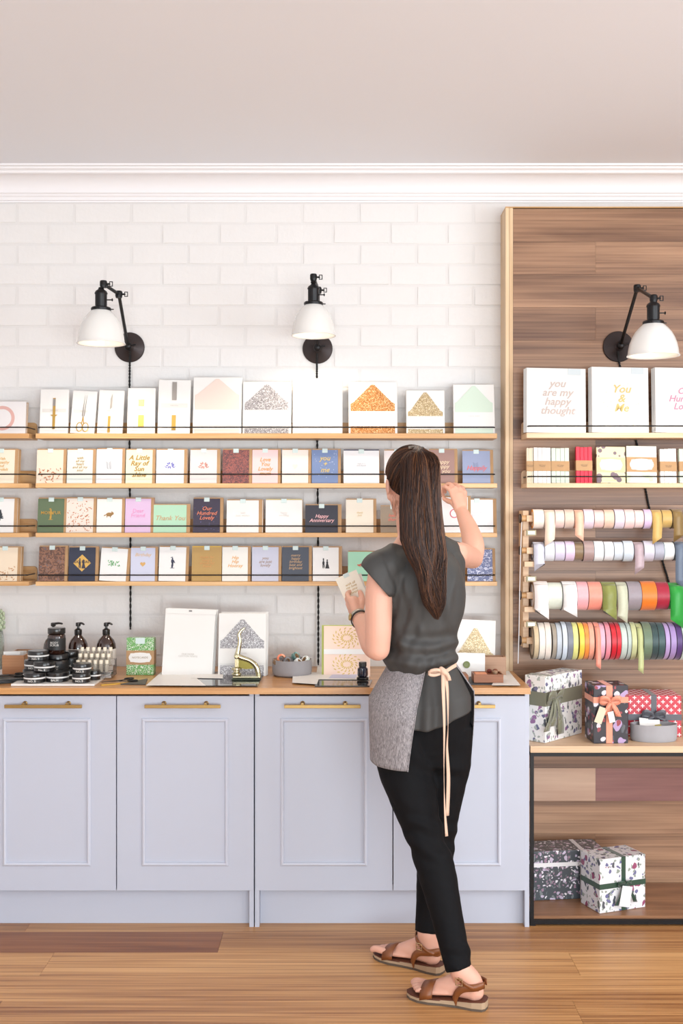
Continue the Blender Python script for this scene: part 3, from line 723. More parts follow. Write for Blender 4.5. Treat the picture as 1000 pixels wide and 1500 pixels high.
# tall packets on the top ledge
def flap(t, w_, h, m, z0f, z1f, apex, y=-.0016, lo=None):
    """envelope showing through: shoulders at z1f*h, apex at apex*h"""
    a = w_*.46; bm = BM()
    prism(bm, [(-a, h*z0f), (a, h*z0f), (a, h*z1f), (a*.86, h*(z1f+.03)), (.006, h*apex), (-.006, h*apex), (-a*.86, h*(z1f+.03)), (-a, h*z1f)], y, y+.0006)
    if lo: box(bm, -a, a, y, y+.0006, 0.001, h*lo)
    return mk('envelope', bm, m, t, world=False)
def pack(x0, x1, ytop, base, wall, zb, label, fm, z0f=.42, z1f=.62, apex=.97, lo=.1, group='envelope packets on the top ledge', yoff=0, stack=1, tilt=R(8), lean=0, thick=.012, txt='ENVELOPES', seam_=True):
    yb = wall-.112+yoff; s = (yb+.01)/F; w_, h = (x1-x0)*s, (base-ytop)*s+.002
    t = thing('envelope_pack', label, 'stationery', (((x0+x1)/2-500)*s, yb, zb+.0006), group, rot=(-tilt, R(lean), 0))
    mk('packet', boxb(-w_/2, w_/2, 0, thick, 0, h), paper, t, world=False, bev=.0008, seg=1)
    if fm: flap(t, w_, h, fm, z0f, z1f, apex, lo=lo)
    mk('belly_band', boxb(-w_/2+.0005, w_/2-.0005, -.0026, -.0017, h*.14, h*(z0f if fm else .42)), paper, t, world=False)
    text(txt, .0068, mat((196, 190, 186), .6), t, (0, -.0029, h*(z0f-.08)), shear=0, space=1.3)
    for k in range(stack):
        b = thing('envelope_pack', 'second packet, directly behind the ' + label, 'stationery', (((x0+x1)/2-500)*s+.003*(k+1), yb+(thick+.002)*(k+1)*1.04, zb+.0006), 'white packets standing behind the front ones', rot=(-tilt, R(lean), 0))
        mk('packet', boxb(-w_/2, w_/2, 0, .010, 0, h*(1-.004*k)), paper, b, world=False, bev=.0008, seg=1)
    return t
b0 = 634.8
pack(282.5, 353, 551, b0, WY, ZS[0], 'white packet with a blush pink envelope flap', mat((225, 206, 196), .6), z0f=.42, z1f=.68, lo=.08)
pack(355.5, 425.5, 558, b0, WY, ZS[0], 'white packet with a silver glitter envelope, on the top ledge', glitter((104, 100, 104), (158, 154, 156), (233, 233, 233)), z0f=.45, z1f=.6, apex=.95)
pack(428.5, 500.5, 553, b0, WY, ZS[0], 'white packet with a plain white envelope flap', mat((229, 227, 223), .6), z0f=.42, z1f=.68)
pack(510.5, 581, 558.5, b0, WY, ZS[0], 'white packet with a copper glitter envelope', glitter((140, 82, 36), (196, 132, 72), (250, 214, 166)), z0f=.43, z1f=.58, apex=.95, lo=.17)
pack(595, 650.5, 571, b0, WY, ZS[0], 'white packet with a gold glitter envelope, on the top ledge', glitter((140, 118, 84), (190, 168, 128), (233, 221, 194)), z0f=.4, z1f=.5, apex=.95)
pack(664, 724, 562, b0, WY, ZS[0], 'white packet with a mint green envelope flap', mat((204, 220, 204), .6), z0f=.43, z1f=.62, apex=.97, lo=.1)
# slim boxed tools
def toolpack(x0, x1, ytop, kind, label, lean=0, yoff=0, stack=0):
    yb = WY-.112+yoff; s = (yb+.01)/F; w_, h = (x1-x0)*s, (b0-ytop)*s+.002
    t = thing('boxed_tool', label, 'stationery', (((x0+x1)/2-500)*s, yb, ZS[0]+.0006), 'slim boxed stationery tools on the top ledge', rot=(-R(7), R(lean), 0))
    mk('box', boxb(-w_/2, w_/2, 0, .014, 0, h), paper, t, world=False, bev=.0008, seg=1)
    g = mat((206, 168, 90), .3, metal=.8); sv = mat((170, 166, 162), .3, metal=.8)
    bm = BM(); bm2 = BM()
    if kind == 'opener': box(bm, -.005, .005, -.003, -.001, h*.1, h*.8); prism(bm, [(-.014, h*.42), (.014, h*.42), (.008, h*.39), (-.008, h*.39)], -.004, -.001); box(bm2, -.005, .005, -.0035, -.003, h*.62, h*.78)
    if kind == 'scissors':
        for sx in (-1, 1):
            prism(bm2, [(sx*.001, h*.38), (sx*.006, h*.42), (sx*.004+.006, h*.9)], -.003, -.001)
            pts = [Vector((sx*.012+.0115*math.cos(a), -.002, h*.15+.018*math.sin(a))) for a in [i*PI/8 for i in range(17)]]
            chain(bm, pts, [.0018]*17, n=1, seg=6, round_=False)
            chain(bm, [Vector((sx*.004, -.002, h*.24)), Vector((0, -.002, h*.38))], [.002, .002], n=1, seg=6)
    if kind == 'knife': box(bm, -.009, .001, -.003, -.001, h*.02, h*.4); prism(bm2, [(-.004, h*.55), (.005, h*.6), (.004, h*.92), (-.002, h*.8)], -.003, -.001)
    if kind == 'block': box(bm, -.011, .011, -.004, -.001, h*.15, h*.4); box(bm2, -.011, .011, -.0025, -.001, h*.6, h*.74)
    if kind == 'ruler': box(bm, -.008, .008, -.003, -.001, h*.06, h*.34); box(bm2, -.009, .009, -.003, -.001, h*.62, h*.96)
    mk('gold_tool', bm, g, t, world=False); 
    mk('silver_tool', bm2, sv if kind != 'block' else g, t, world=False)
    mk('label_band', boxb(-w_*.42, w_*.42, -.0008, -.0001, h*.48, h*.56), mat((215, 212, 208), .6), t, world=False)
    text('PAPER TOOLS', .005, mat((170, 166, 162), .6), t, (0, -.0012, h*.52), shear=0)
    return t
toolpack(58.5, 100, 569.5, 'opener', 'slim white box holding a gold letter opener')
toolpack(103, 138.5, 572, 'scissors', 'slim white box holding gold-handled scissors', lean=3)
toolpack(142.5, 179.5, 571, 'knife', 'slim white box holding a gold craft knife', lean=2)
toolpack(186.5, 227, 567.5, 'block', 'slim white box holding a square gold stamp')
toolpack(231, 278, 555.5, 'ruler', 'tall white box holding a grey and gold ruler', lean=.5)

# right ledges: large cards and belly-banded packets
rb = 633.9
def bigcard(x0, x1, ytop, words, tc, tsize, label, tz=.52, mot=None):
    yb = PY-.112; s = (yb+.01)/F; w_, h = (x1-x0)*s, (rb-ytop)*s+.002
    t = thing('large_card', label, 'card', (((x0+x1)/2-500)*s, yb, ZR[0]+.0006), 'large white cards on the timber-wall ledge', rot=(-R(7), R(1.2), 0))
    mk('card_face', boxb(-w_/2, w_/2, 0, .002, 0, h), paper, t, world=False)
    mk('sleeve_tab', boxb(w_*.2, w_*.42, -.0012, -.0003, h*.9, h*.995), mat((204, 212, 215), .4), t, world=False)
    if mot: motif('dots', w_*.8, h*.8, -.0006, t, (226, 206, 150))
    text(words, tsize/1000, mat(tc, .5) if tc != GOLD else foil((220, 190, 120)), t, (.004, -.0012, h*tz), shear=.3, bold=.012)
    for k in range(4):
        b = thing('large_card', '%s card behind the %s' % (['first', 'second', 'third', 'fourth'][k], label), 'card', (((x0+x1)/2-500)*s-.0022*(k+1), yb+.0052*(k+1), ZR[0]+.0006), 'large white cards standing behind the front ones', rot=(-R(7), R(1.2), 0))
        mk('card_face', boxb(-w_/2, w_/2, 0, .0015, 0, h-.001*k), paper, b, world=False)
        mk('envelope', boxb(-w_/2+.001, w_/2-.001, .0017, .003, 0, h-.003), mat((214, 208, 200), .6), b, world=False)
bigcard(770.5, 857, 538, 'you\nare my\nhappy\nthought', (200, 182, 174), 42, 'large white card reading you are my happy thought', tz=.55)
bigcard(866, 949, 536.5, 'You\n&\nMe', GOLD, 44, 'large white card reading You and Me in gold', mot='dots')
bigcard(959, 1044, 537.5, 'Our\nHundred\nLovely', (206, 140, 166), 36, 'large white card with rose script at the right picture edge')
def banded(x0, x1, ytop, m, label, n=6, plaque=False, band=kraft):
    yb = PY-.112; s = (yb+.01)/F; w_, h = (x1-x0)*s, (707.7-ytop)*s+.002
    t = thing('gift_tag_pack', label, 'stationery', (((x0+x1)/2-500)*s, yb, ZR[1]+.0006), 'belly-banded paper packets on the lower timber-wall ledge', rot=(-R(7), R(.8), 0))
    if plaque:
        mk('notebook', boxb(-w_/2, w_/2, 0, .018, 0, h), m, t, world=False, bev=.001, seg=1)
    else:
        nn = 4
        for k in range(nn):
            a = -w_/2+w_*k/nn; mk('folded_paper', boxb(a+.0004, a+w_/nn-.0004, random.uniform(0, .002), .022, 0, h-random.uniform(0, .003)), m, t, world=False, bev=.0012, seg=2)
    if plaque:
        mk('belly_band', boxb(-w_/2-.0006, w_/2+.0006, -.0012, .019, h*.3, h*.7), plaque, t, world=False)
        a, b = w_*.38, h*.15; q = []
        for i in range(32):
            g = 2*PI*i/32; e = 1+.05*math.cos(8*g)
            q.append((a*e*math.copysign(abs(math.cos(g))**.5, math.cos(g)), h*.5+b*e*math.copysign(abs(math.sin(g))**.5, math.sin(g))))
        mk('plaque', prism(BM(), q, -.0020, -.0013), paper, t, world=False)
        text('thank you', .007, mat((190, 170, 150), .6), t, (0, -.0024, h*.5), shear=0)
    else:
        mk('belly_band', boxb(-w_/2-.0006, w_/2+.0006, -.0014, .0225, h*.34, h*.62), band, t, world=False)
        text('GIFT TAGS\nTWELVE', .0055, mat((120, 96, 76), .6), t, (0, -.0017, h*.48), shear=0)
banded(781, 806, 655.5, paper, 'bundle of white tags in a kraft band')
banded(807, 833, 656, mat((196, 208, 196), .6), 'bundle of sage green tags in a kraft band beside the red one', )
banded(843, 866.5, 654.5, mat((208, 30, 62), .5), 'bundle of bright red tags in a kraft band')
banded(873, 915, 654.5, pattern((112, 92, 104), (214, 208, 168), 34, .42, kind='dots'), 'mauve notebook with pale dots and a white plaque', plaque=mat((190, 182, 146), .6))
banded(917, 961, 653.5, pattern((202, 218, 186), (229, 229, 217), 30, .36, kind='dots'), 'white notebook with pale green dots and a white plaque', plaque=kraft)
banded(966, 990, 657, paper, 'second bundle of white tags in a kraft band, right of the notebooks')
banded(994, 1020, 657, mat((196, 208, 196), .6), 'bundle of sage green tags at the right picture edge')
banded(771, 780, 656, mat((226, 214, 190), .6), 'thin cream bundle at the left end of the lower timber-wall ledge')

# ------------------------------------------------------------------ ribbon rack
HD = PY-.11     # dowel axis depth
t = thing('ribbon_rack', 'wooden wall rack of four horizontal ribbon dowels', 'rack', W(768, 850, PY))
yy = PY-.09
mk('side_post', boxb(X_(765, yy), X_(773.5, yy), PY-.10, PY-.0005, Z_(948, yy), Z_(748, yy)), oak_pale, t, bev=.001)
mk('side_post', boxb(1.72, 1.74, PY-.10, PY-.0005, Z_(948, yy), Z_(748, yy)), oak_pale, t, bev=.001)
dow = wood((186, 140, 92), (214, 170, 120), sx=2, sz=60)
ROLLY = [(761.5, 13.8), (808.5, 14.6), (874, 21.0), (940, 27.5)]
for (py, rr) in ROLLY:
    z = Z_(py-2, HD); R_c = .0115
    T = Matrix.Translation((X_(765, HD)-.004, HD, z)) @ Matrix.Rotation(PI/2, 4, 'Y')
    mk('dowel', lathe(BM(), [(R_c, 0), (R_c, 1.0)], M=T, seg=18), dow, t, autosmooth=40)
    T2 = Matrix.Translation((X_(765, HD)-.0125, HD, z)) @ Matrix.Rotation(PI/2, 4, 'Y')
    k = mk('end_disc', lathe(BM(), [(.004, 0), (.0165, 0), (.018, .002), (.018, .006), (.012, .008)], M=T2, seg=24), mat((52, 36, 30), .5), t, autosmooth=40)
    mk('spacer_block', boxb(X_(771, HD-.012), X_(782, HD-.012), HD-.016, HD+.016, z-.0125, z+.0125), oak_pale, t, bev=.001)
for i, py in enumerate((781, 826, 848, 892, 914)):
    z = Z_(py, HD)
    mk('cross_bar', boxb(X_(766, HD), X_(781, HD)+.0, HD-.03, PY-.001, z-.010, z+.010), oak_pale, t, bev=.001)
    if i in (0, 2, 4):
        h = mk('label_holder', boxb(X_(768.5, HD), X_(783, HD), HD-.034, HD-.0305, z-.0085, z+.0125), mat((150, 142, 116), .5, metal=.4), t, bev=.001)
        mk('label_card', boxb(X_(771, HD), X_(781, HD), HD-.0352, HD-.0345, z-.004, z+.0085), mat((246, 244, 238), .6), h)
o = mk('measuring_strip', strip(BM(), [W(764, 765, HD-.03), W(762.5, 800, HD-.03), W(761, 860, HD-.028), W(760, 920, HD-.026), W(758.5, 972, HD-.024)], (.003, 0, 0), .0006), mat((196, 194, 196), .4))
tag(o, 'thin pale strip hanging beside the ribbon rack', 'strip')

def rib_m(c): return mat(c, .42, bump=(900, .25, .0006), var=.05, varscale=90, sheen=.3)
def ribbon(x0, x1, row_, col, cname, tail=None, edge=None, tilt=0, dr=0, end=None):
    py, rr = ROLLY[row_]
    zc = Z_(py-2, HD); r_in = .0135; ro = (rr+dr)*(HD-.03)/F
    cz = zc-(r_in-.0117); s = (HD-ro)/F
    xa, xb = (x0-500)*s, (x1-500)*s-.0016
    cx = (xa+xb)/2; w_ = (xb-xa)
    nm = ['top', 'second', 'third', 'bottom'][row_]
    t = thing('ribbon_roll', '%s ribbon roll on the %s dowel of the rack%s' % (cname, nm, ', its end hanging down' if tail else ''), 'ribbon', (cx, HD, cz), 'ribbon rolls on the %s dowel' % nm, rot=(0, 0, R(tilt)))
    T = Matrix.Rotation(PI/2, 4, 'Y')
    bm = BM(); h = w_/2
    lathe(bm, [(r_in, -h+.0005), (ro*.55, -h+.0012), (ro*.8, -h+.0004), (ro-.0012, -h), (ro, -h+.0008), (ro+.0003, 0), (ro, h-.0008), (ro-.0012, h), (ro*.8, h-.0004), (r_in, h-.0005), (r_in, -h+.0005)], M=T, seg=40, cap=False)
    m = rib_m(col)
    mk('wound_ribbon', bm, m, t, world=False, autosmooth=40)
    mk('core', lathe(BM(), [(r_in-.0006, -h-.0004), (r_in+.003, -h-.0004), (r_in+.003, h), (r_in-.0006, h), (r_in-.0006, -h-.0004)], M=T, seg=24, cap=False), mat((196, 166, 126), .7), t, world=False)
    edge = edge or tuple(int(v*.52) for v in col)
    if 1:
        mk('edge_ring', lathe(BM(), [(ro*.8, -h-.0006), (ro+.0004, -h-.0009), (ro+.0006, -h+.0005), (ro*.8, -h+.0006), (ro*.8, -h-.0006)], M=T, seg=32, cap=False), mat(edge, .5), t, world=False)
    if tail:
        L_ = tail*s; e = .0012; path = []
        for i in range(8):
            a = R(100-i*14.2); path.append((0, -(ro+e)*math.cos(R(i*13)-PI/2+PI/2-0), 0))
        path = [(0, -(ro+e)*math.sin(R(a)), (ro+e)*math.cos(R(a))) for a in range(35, 91, 8)]
        zend = -L_-ro
        for k in range(1, 7):
            f_ = k/6; path.append((math.sin(f_*5+x0)*.001, -(ro+e)+math.sin(f_*3+x1)*.002, -ro*.0+zend*f_))
        sl = (.7 if x0 % 2 > 1 else -.7)*w_
        mk('ribbon_tail', strip(BM(), path, [Vector((w_*.94, 0, 0))]*(len(path)-1)+[Vector((w_*.94, 0, sl))], .0004), m, t, world=False, smooth=True)
    return t
r1 = [(781.6, (244, 232, 222), 'off-white', dict(edge=(222, 150, 60))), (797.7, (244, 220, 200), 'cream', dict(tail=22)), (813.6, (236, 208, 200), 'pale blush', {}), (827.6, (216, 194, 180), 'warm beige', {}),
      (842, (246, 190, 164), 'peach', dict(tail=15)), (855.7, (228, 208, 222), 'lilac white', {}), (870.8, (238, 200, 196), 'powder pink', {}), (885.6, (230, 196, 176), 'sand pink', {}), (900.7, (222, 208, 222), 'pearl', {}),
      (915.5, (240, 206, 204), 'rose white', {}), (930.3, (240, 214, 212), 'shell pink', {}), (944, (214, 190, 224), 'mauve', {}), (955.5, (206, 170, 98), 'gold', dict(tail=19)), (970.5, (198, 164, 96), 'old gold', {}), (985.5, (134, 108, 60), 'bronze', dict(tail=15)), (1001, (120, 90, 60), 'brown', {})]
r2 = [(781.6, (208, 210, 226), 'ice lilac', dict(tail=10)), (798.5, (222, 226, 236), 'silver white', {}), (813.6, (212, 206, 230), 'lavender', {}), (828.5, (220, 198, 226), 'pink lavender', {}), (842.7, (134, 112, 84), 'olive brown', {}), (855.7, (166, 142, 140), 'taupe', {}),
      (871.3, (232, 238, 242), 'white teal-edged', dict(edge=(60, 96, 110))), (885.6, (230, 232, 238), 'satin white', {}), (899.9, (208, 218, 230), 'pale blue', {}), (914.2, (202, 214, 226), 'powder blue', {}), (929.3, (184, 164, 172), 'dusky mauve', dict(tail=16)), (944.1, (202, 200, 216), 'lilac grey', {}), (959.7, (168, 170, 186), 'cool grey', {}), (974, (236, 240, 242), 'bright white', dict(edge=(70, 120, 130))), (989, (98, 112, 132), 'slate blue', dict(tail=36))]
r3 = [(782.6, (246, 238, 236), 'ivory', dict(tail=4, edge=(150, 120, 90))), (804.5, (220, 226, 212), 'sage white', {}), (825, (240, 240, 240), 'pure white', dict(tail=1)), (846.5, (238, 172, 180), 'soft pink', {}), (863, (240, 148, 130), 'coral', {}), (883, (134, 140, 70), 'olive green', dict(tail=6)), (904.5, (198, 200, 176), 'pale sage', dict(tail=13)), (920.5, (150, 140, 148), 'mauve grey', {}), (941, (232, 120, 30), 'bright orange', {}), (963.5, (164, 18, 52), 'crimson', {}), (982, (24, 150, 50), 'emerald green', dict(tail=20)), (1003, (20, 130, 60), 'green', {})]
r4 = [(783, (206, 184, 150), 'tan', {}), (790.5, (238, 228, 216), 'cream white', {}), (800.5, (236, 222, 210), 'blush cream', {}), (809.5, (160, 148, 134), 'taupe grey', {}), (817, (190, 198, 208), 'silver blue', {}), (825, (206, 216, 228), 'sky blue', {}), (832.5, (122, 128, 140), 'slate grey', {}), (841, (226, 226, 140), 'lime yellow', {}), (849, (250, 206, 70), 'sunny yellow', {}), (857, (246, 144, 60), 'orange', {}), (864.8, (246, 166, 140), 'peach', {}),
      (872.6, (240, 150, 128), 'salmon', dict(tail=8)), (881, (240, 176, 196), 'candy pink', {}), (888.5, (244, 142, 158), 'rose pink', {}), (896, (206, 16, 40), 'crimson', {}), (903.8, (212, 24, 44), 'scarlet', {}), (910.5, (196, 208, 200), 'mint grey', {}), (919.5, (182, 196, 190), 'sea grey', {}), (927, (196, 200, 150), 'pale olive', {}), (935, (188, 194, 136), 'moss', dict(tail=16)), (944, (104, 124, 100), 'sage green', {}), (957, (42, 70, 72), 'dark teal', {}), (966, (50, 80, 82), 'teal', {}), (975.5, (176, 152, 200), 'lilac', {}), (982.5, (160, 136, 190), 'violet', {}), (991.5, (78, 50, 112), 'deep purple', {}), (1000, (190, 206, 200), 'pale mint', {}), (1008, (120, 150, 140), 'green grey', {})]
for ri, rw in enumerate((r1, r2, r3, r4)):
    rnd = random.Random(ri)
    for i, (x0, c, nme, kw) in enumerate(rw[:-1] if ri not in (1,) else rw):
        x1 = rw[i+1][0] if i+1 < len(rw) else x0+15
        ribbon(x0, x1, ri, c, nme, dr=rnd.uniform(-1.5, .7), tilt=(rnd.uniform(-3, 1.0) if ri == 3 else rnd.uniform(-2.2, .3)), **kw)

# ------------------------------------------------------------------ worktop things
def yw(py, h=0): return (CH-CT-h)*F/(py-750)       # depth of a point standing at height h over the worktop
tz = CT+.009
tray = mk('marble_tray', boxb(X_(16, 4.03), X_(138.5, 4.03), 4.028, 4.43, CT+.0005, CT+.0085), mat((232, 228, 224), .3, coat=.3, var=.05, varscale=14), bev=.002)
tag(tray, 'white marble tray holding the black jars and bottles', 'tray')
gl_black = mat((22, 21, 22), .28, coat=.3); amber = mat((44, 20, 12), .12, coat=.6, spec=.7); lab_w = mat((216, 208, 200), .6)
white_txt = mat((220, 216, 210), .6)
def tin(pxc, pyb, Y, level, r=.0385, h=.034, label='', words='NO. 9'):
    z0 = tz+.0004+level*(h+.0006)
    x = X_(pxc, Y-r)
    t = thing('tin_jar', label, 'jar', (x, Y, z0), 'flat black cosmetic tins on the marble tray')
    bm = BM(); lathe(bm, [(r*.96, 0), (r, .0015), (r, h*.52), (r*.985, h*.53), (r*.985, h*.56)], c=(0, 0, 0), seg=36)
    mk('body', bm, gl_black, t, world=False, autosmooth=35)
    mk('lid', lathe(BM(), [(r*1.01, h*.565), (r*1.015, h*.6), (r*1.015, h*.94), (r*.98, h), (r*.9, h)], seg=36), gl_black, t, world=False, autosmooth=35)
    mk('white_band', lathe(BM(), [(r+.0004, h*.40), (r+.0006, h*.42), (r+.0006, h*.54), (r+.0002, h*.558)], seg=36, cap=False), mat((226, 224, 222), .5), t, world=False)
    text(words, .011, white_txt, t, (0, -r-.0008, h*.2), shear=0, bold=.01)
    return t
tin(46.5, 1001, 4.075, 0, label='flat black tin at the front left corner of the tray')
tin(45, 980, 4.165, 0, label='black tin at the bottom of the rear left stack')
tin(47, 980, 4.168, 1, label='black tin in the middle of the rear left stack')
tin(52, 970, 4.17, 2, label='black tin on top of the rear left stack')
tin(80, 998, 4.10, 0, r=.041, label='wide black tin between the two front stacks', words='BALM')
tin(61, 984, 4.115, 1.02, label='black tin set across the two front left tins', words='No. 4')
tin(116, 1000, 4.072, 0, r=.0325, label='lower black tin of the front right stack')
tin(117, 985, 4.074, 1, r=.033, label='upper black tin of the front right stack')
tin(136, 994, 4.135, 0, r=.023, label='small black tin beside the clear vials', words='')
tin(99, 996, 4.15, 0, r=.024, label='small black tin behind the front right stack', words='')
def jar(px, Y, z0, r, h, label, m=gl_black, words='BODY\nSCRUB'):
    t = thing('screw_top_jar', label, 'jar', (X_(px, Y-r), Y, z0), 'tall black screw-top jars on the tray')
    mk('body', lathe(BM(), [(r*.9, 0), (r, .004), (r, h*.68), (r*.93, h*.74), (r*.8, h*.77)], seg=36), m, t, world=False, autosmooth=40)
    mk('lid', lathe(BM(), [(r*.96, h*.775), (r*.99, h*.79), (r*.99, h*.97), (r*.95, h), (r*.8, h)], seg=36), gl_black, t, world=False, autosmooth=35)
    mk('label', lathe(BM(), [(r+.0003, h*.15), (r+.0005, h*.16), (r+.0005, h*.6), (r+.0003, h*.61)], seg=36, cap=False), mat((30, 29, 30), .5), t, world=False)
    text(words, .011, white_txt, t, (0, -r-.0012, h*.4), shear=0)
    return t
jar(80, 4.22, tz+.0004, .042, .085, 'large black jar under the amber one on the tray', words='BODY\nBALM')
jar(79.5, 4.22, tz+.0862, .0335, .097, 'amber jar with black lid stacked on the large black jar', m=amber)
jar(102, 4.26, tz+.0004, .028, .09, 'narrow black jar right of the stacked jars', words='OIL')
def pump(px, Y, label, z0=None, h=.19, lab=True):
    z0 = tz+.0004 if z0 is None else z0; r = .0375
    t = thing('pump_bottle', label, 'bottle', (X_(px, Y), Y, z0), 'amber pump bottles at the back of the tray')
    hb = h*.75
    mk('bottle_body', lathe(BM(), [(r*.92, 0), (r, .004), (r, hb*.66), (r*.95, hb*.76), (r*.8, hb*.86), (r*.5, hb*.95), (r*.34, hb)], seg=36), amber, t, world=False, autosmooth=50)
    mk('collar', lathe(BM(), [(.0135, hb), (.0145, hb+.003), (.0145, hb+.020), (.009, hb+.024), (.005, hb+.026), (.005, hb+.034)], seg=24), gl_black, t, world=False, autosmooth=40)
    bm = lathe(BM(), [(.009, hb+.034), (.0095, hb+.036), (.0095, hb+.046), (.007, hb+.048)], seg=20)
    chain(bm, [Vector((0, 0, hb+.043)), Vector((.014, -.006, hb+.046)), Vector((.024, -.010, hb+.042))] if lab else [Vector((0, 0, hb+.043)), Vector((.02, 0, hb+.046)), Vector((.034, 0, hb+.044))], [.0048, .0042, .0035], n=3, seg=10)
    mk('pump_head', bm, gl_black, t, world=False, autosmooth=40)
    if lab:
        mk('label', lathe(BM(), [(r+.0003, hb*.08), (r+.0006, hb*.09), (r+.0006, hb*.62), (r+.0003, hb*.63)], seg=36, cap=False), lab_w, t, world=False)
        text('HAND & BODY\nWASH', .009, mat((70, 60, 56), .6), t, (0, -r-.0012, hb*.42), shear=0)
    return t
pump(78, 4.335, 'pump bottle hidden behind the stacked jars', lab=False)
pump(114.5, 4.34, 'amber pump bottle with pale label, left of the vials')
pump(155.5, 4.34, 'amber pump bottle with pale label, behind the right end of the vials', z0=tz+.0004)
# clear stand of corked vials
clear = mat((246, 246, 246), .04, trans=.96, spec=.5)
t = thing('acrylic_stand', 'clear stepped acrylic stand full of little corked vials', 'stand', (X_(136, 4.2), 4.2, tz+.0003))
sx0, sx1 = X_(108, 4.2), X_(166, 4.2)
bm = BM()
for k, (y0, y1, z1) in enumerate([(4.165, 4.198, .022), (4.199, 4.232, .042), (4.233, 4.268, .062)]):
    mk('step', boxb(sx0+k*.002+.01, sx1-.001, y0, y1, tz+.0005, tz+z1), clear, t, bev=.0008, seg=1)
kk = 0
for k, (y0, z1) in enumerate([(4.181, .022), (4.216, .042), (4.25, .062)]):
    for i in range(6):
        vx = sx0+.018+(sx1-sx0-.028)*(i+.1)/5.6
        if i == 0:
            v = thing('vial', '%s small clear vial with white cap, %s tier of the acrylic stand' % ('leftmost', ['front', 'middle', 'rear'][k]), 'bottle', (vx, y0, tz+z1+.0006), 'corked vials on the clear stand')
            mk('glass', lathe(BM(), [(.007, 0), (.0078, .002), (.0078, .026), (.005, .029)], seg=18), mat((214, 206, 192), .08, trans=.55), v, world=False, autosmooth=40)
            mk('cap', lathe(BM(), [(.0066, .029), (.0068, .03), (.0068, .042), (.006, .043)], seg=18), mat((236, 226, 206), .5), v, world=False, autosmooth=40)
            src = v
        else:
            v = src.copy(); C.objects.link(v); v.location = (vx, y0, tz+z1+.0006); v['label'] = '%s small clear vial from the left, %s tier of the acrylic stand' % (['', 'second', 'third', 'fourth', 'fifth', 'last'][i], ['front', 'middle', 'rear'][k])
            for ch in src.children:
                c_ = ch.copy(); C.objects.link(c_); c_.parent = v
# wooden box of cards, far left
def open_box(x0, x1, y0, y1, z0, z1, label, m, name='wooden_box', th=.006, fill=None):
    t = thing(name, label, 'box', ((x0+x1)/2, (y0+y1)/2, z0))
    mk('front_panel', boxb(x0, x1, y0, y0+th, z0, z1), m, t, bev=.0006, seg=1); mk('back_panel', boxb(x0, x1, y1-th, y1, z0, z1), m, t)
    mk('side_panel', boxb(x0, x0+th, y0+th, y1-th, z0, z1), m, t); mk('side_panel', boxb(x1-th, x1, y0+th, y1-th, z0, z1), m, t)
    mk('base_panel', boxb(x0+th, x1-th, y0+th, y1-th, z0, z0+th), m, t); return t
wbm = wood((160, 112, 76), (190, 142, 102), sx=1.5, sz=14)
c0 = CT+.0006
open_box(X_(3, 4.33), X_(35, 4.33), 4.33, 4.53, c0, c0+.072, 'small wooden box of white cards behind the tray, at the left', wbm)
for i in range(3):
    o = mk('note_card', boxb(X_(10, 4.4), X_(38, 4.4)-.01, 4.355+.045*i, 4.357+.045*i, c0+.0075, c0+.084-.004*i), paper)
    tag(o, '%s white note card in the small wooden box at the left' % ['front', 'middle', 'rear'][i], 'card', 'note cards in the small wooden box')
# stems in a bottle at the left edge
t = thing('glass_vase', 'clear glass vase with pale green sprigs at the left picture edge', 'vase', (X_(-4, 4.46), 4.46, c0))
vx = X_(-4, 4.46)
mk('glass', lathe(BM(), [(.02, 0), (.027, .004), (.027, .12), (.022, .15), (.02, .155), (.018, .15), (.024, .118), (.024, .006), (.0, .005)], c=(vx, 4.46, c0), seg=28, cap=False), mat((225, 232, 226), .05, trans=.8), t, smooth=True)
for i in range(7):
    a = i*2*PI/7; bm = BM()
    chain(bm, [Vector((vx+.009*math.cos(a), 4.46+.009*math.sin(a), c0+.01)), Vector((vx+.015*math.cos(a), 4.46+.012*math.sin(a), c0+.15)), Vector((vx+.022*math.cos(a), 4.46+.02*math.sin(a), c0+.225+.01*(i % 3)))], [.0016, .0014, .001], n=4, seg=6)
    for k in range(9):
        z = c0+.16+k*.009; ellip(bm, Vector((vx+(.017+.01*(k % 2))*math.cos(a+k), 4.46+.02*math.sin(a+k), z)), (.006, .003, .009), seg=8)
    mk('sprig', bm, mat((178, 190, 160), .7), t, smooth=True)
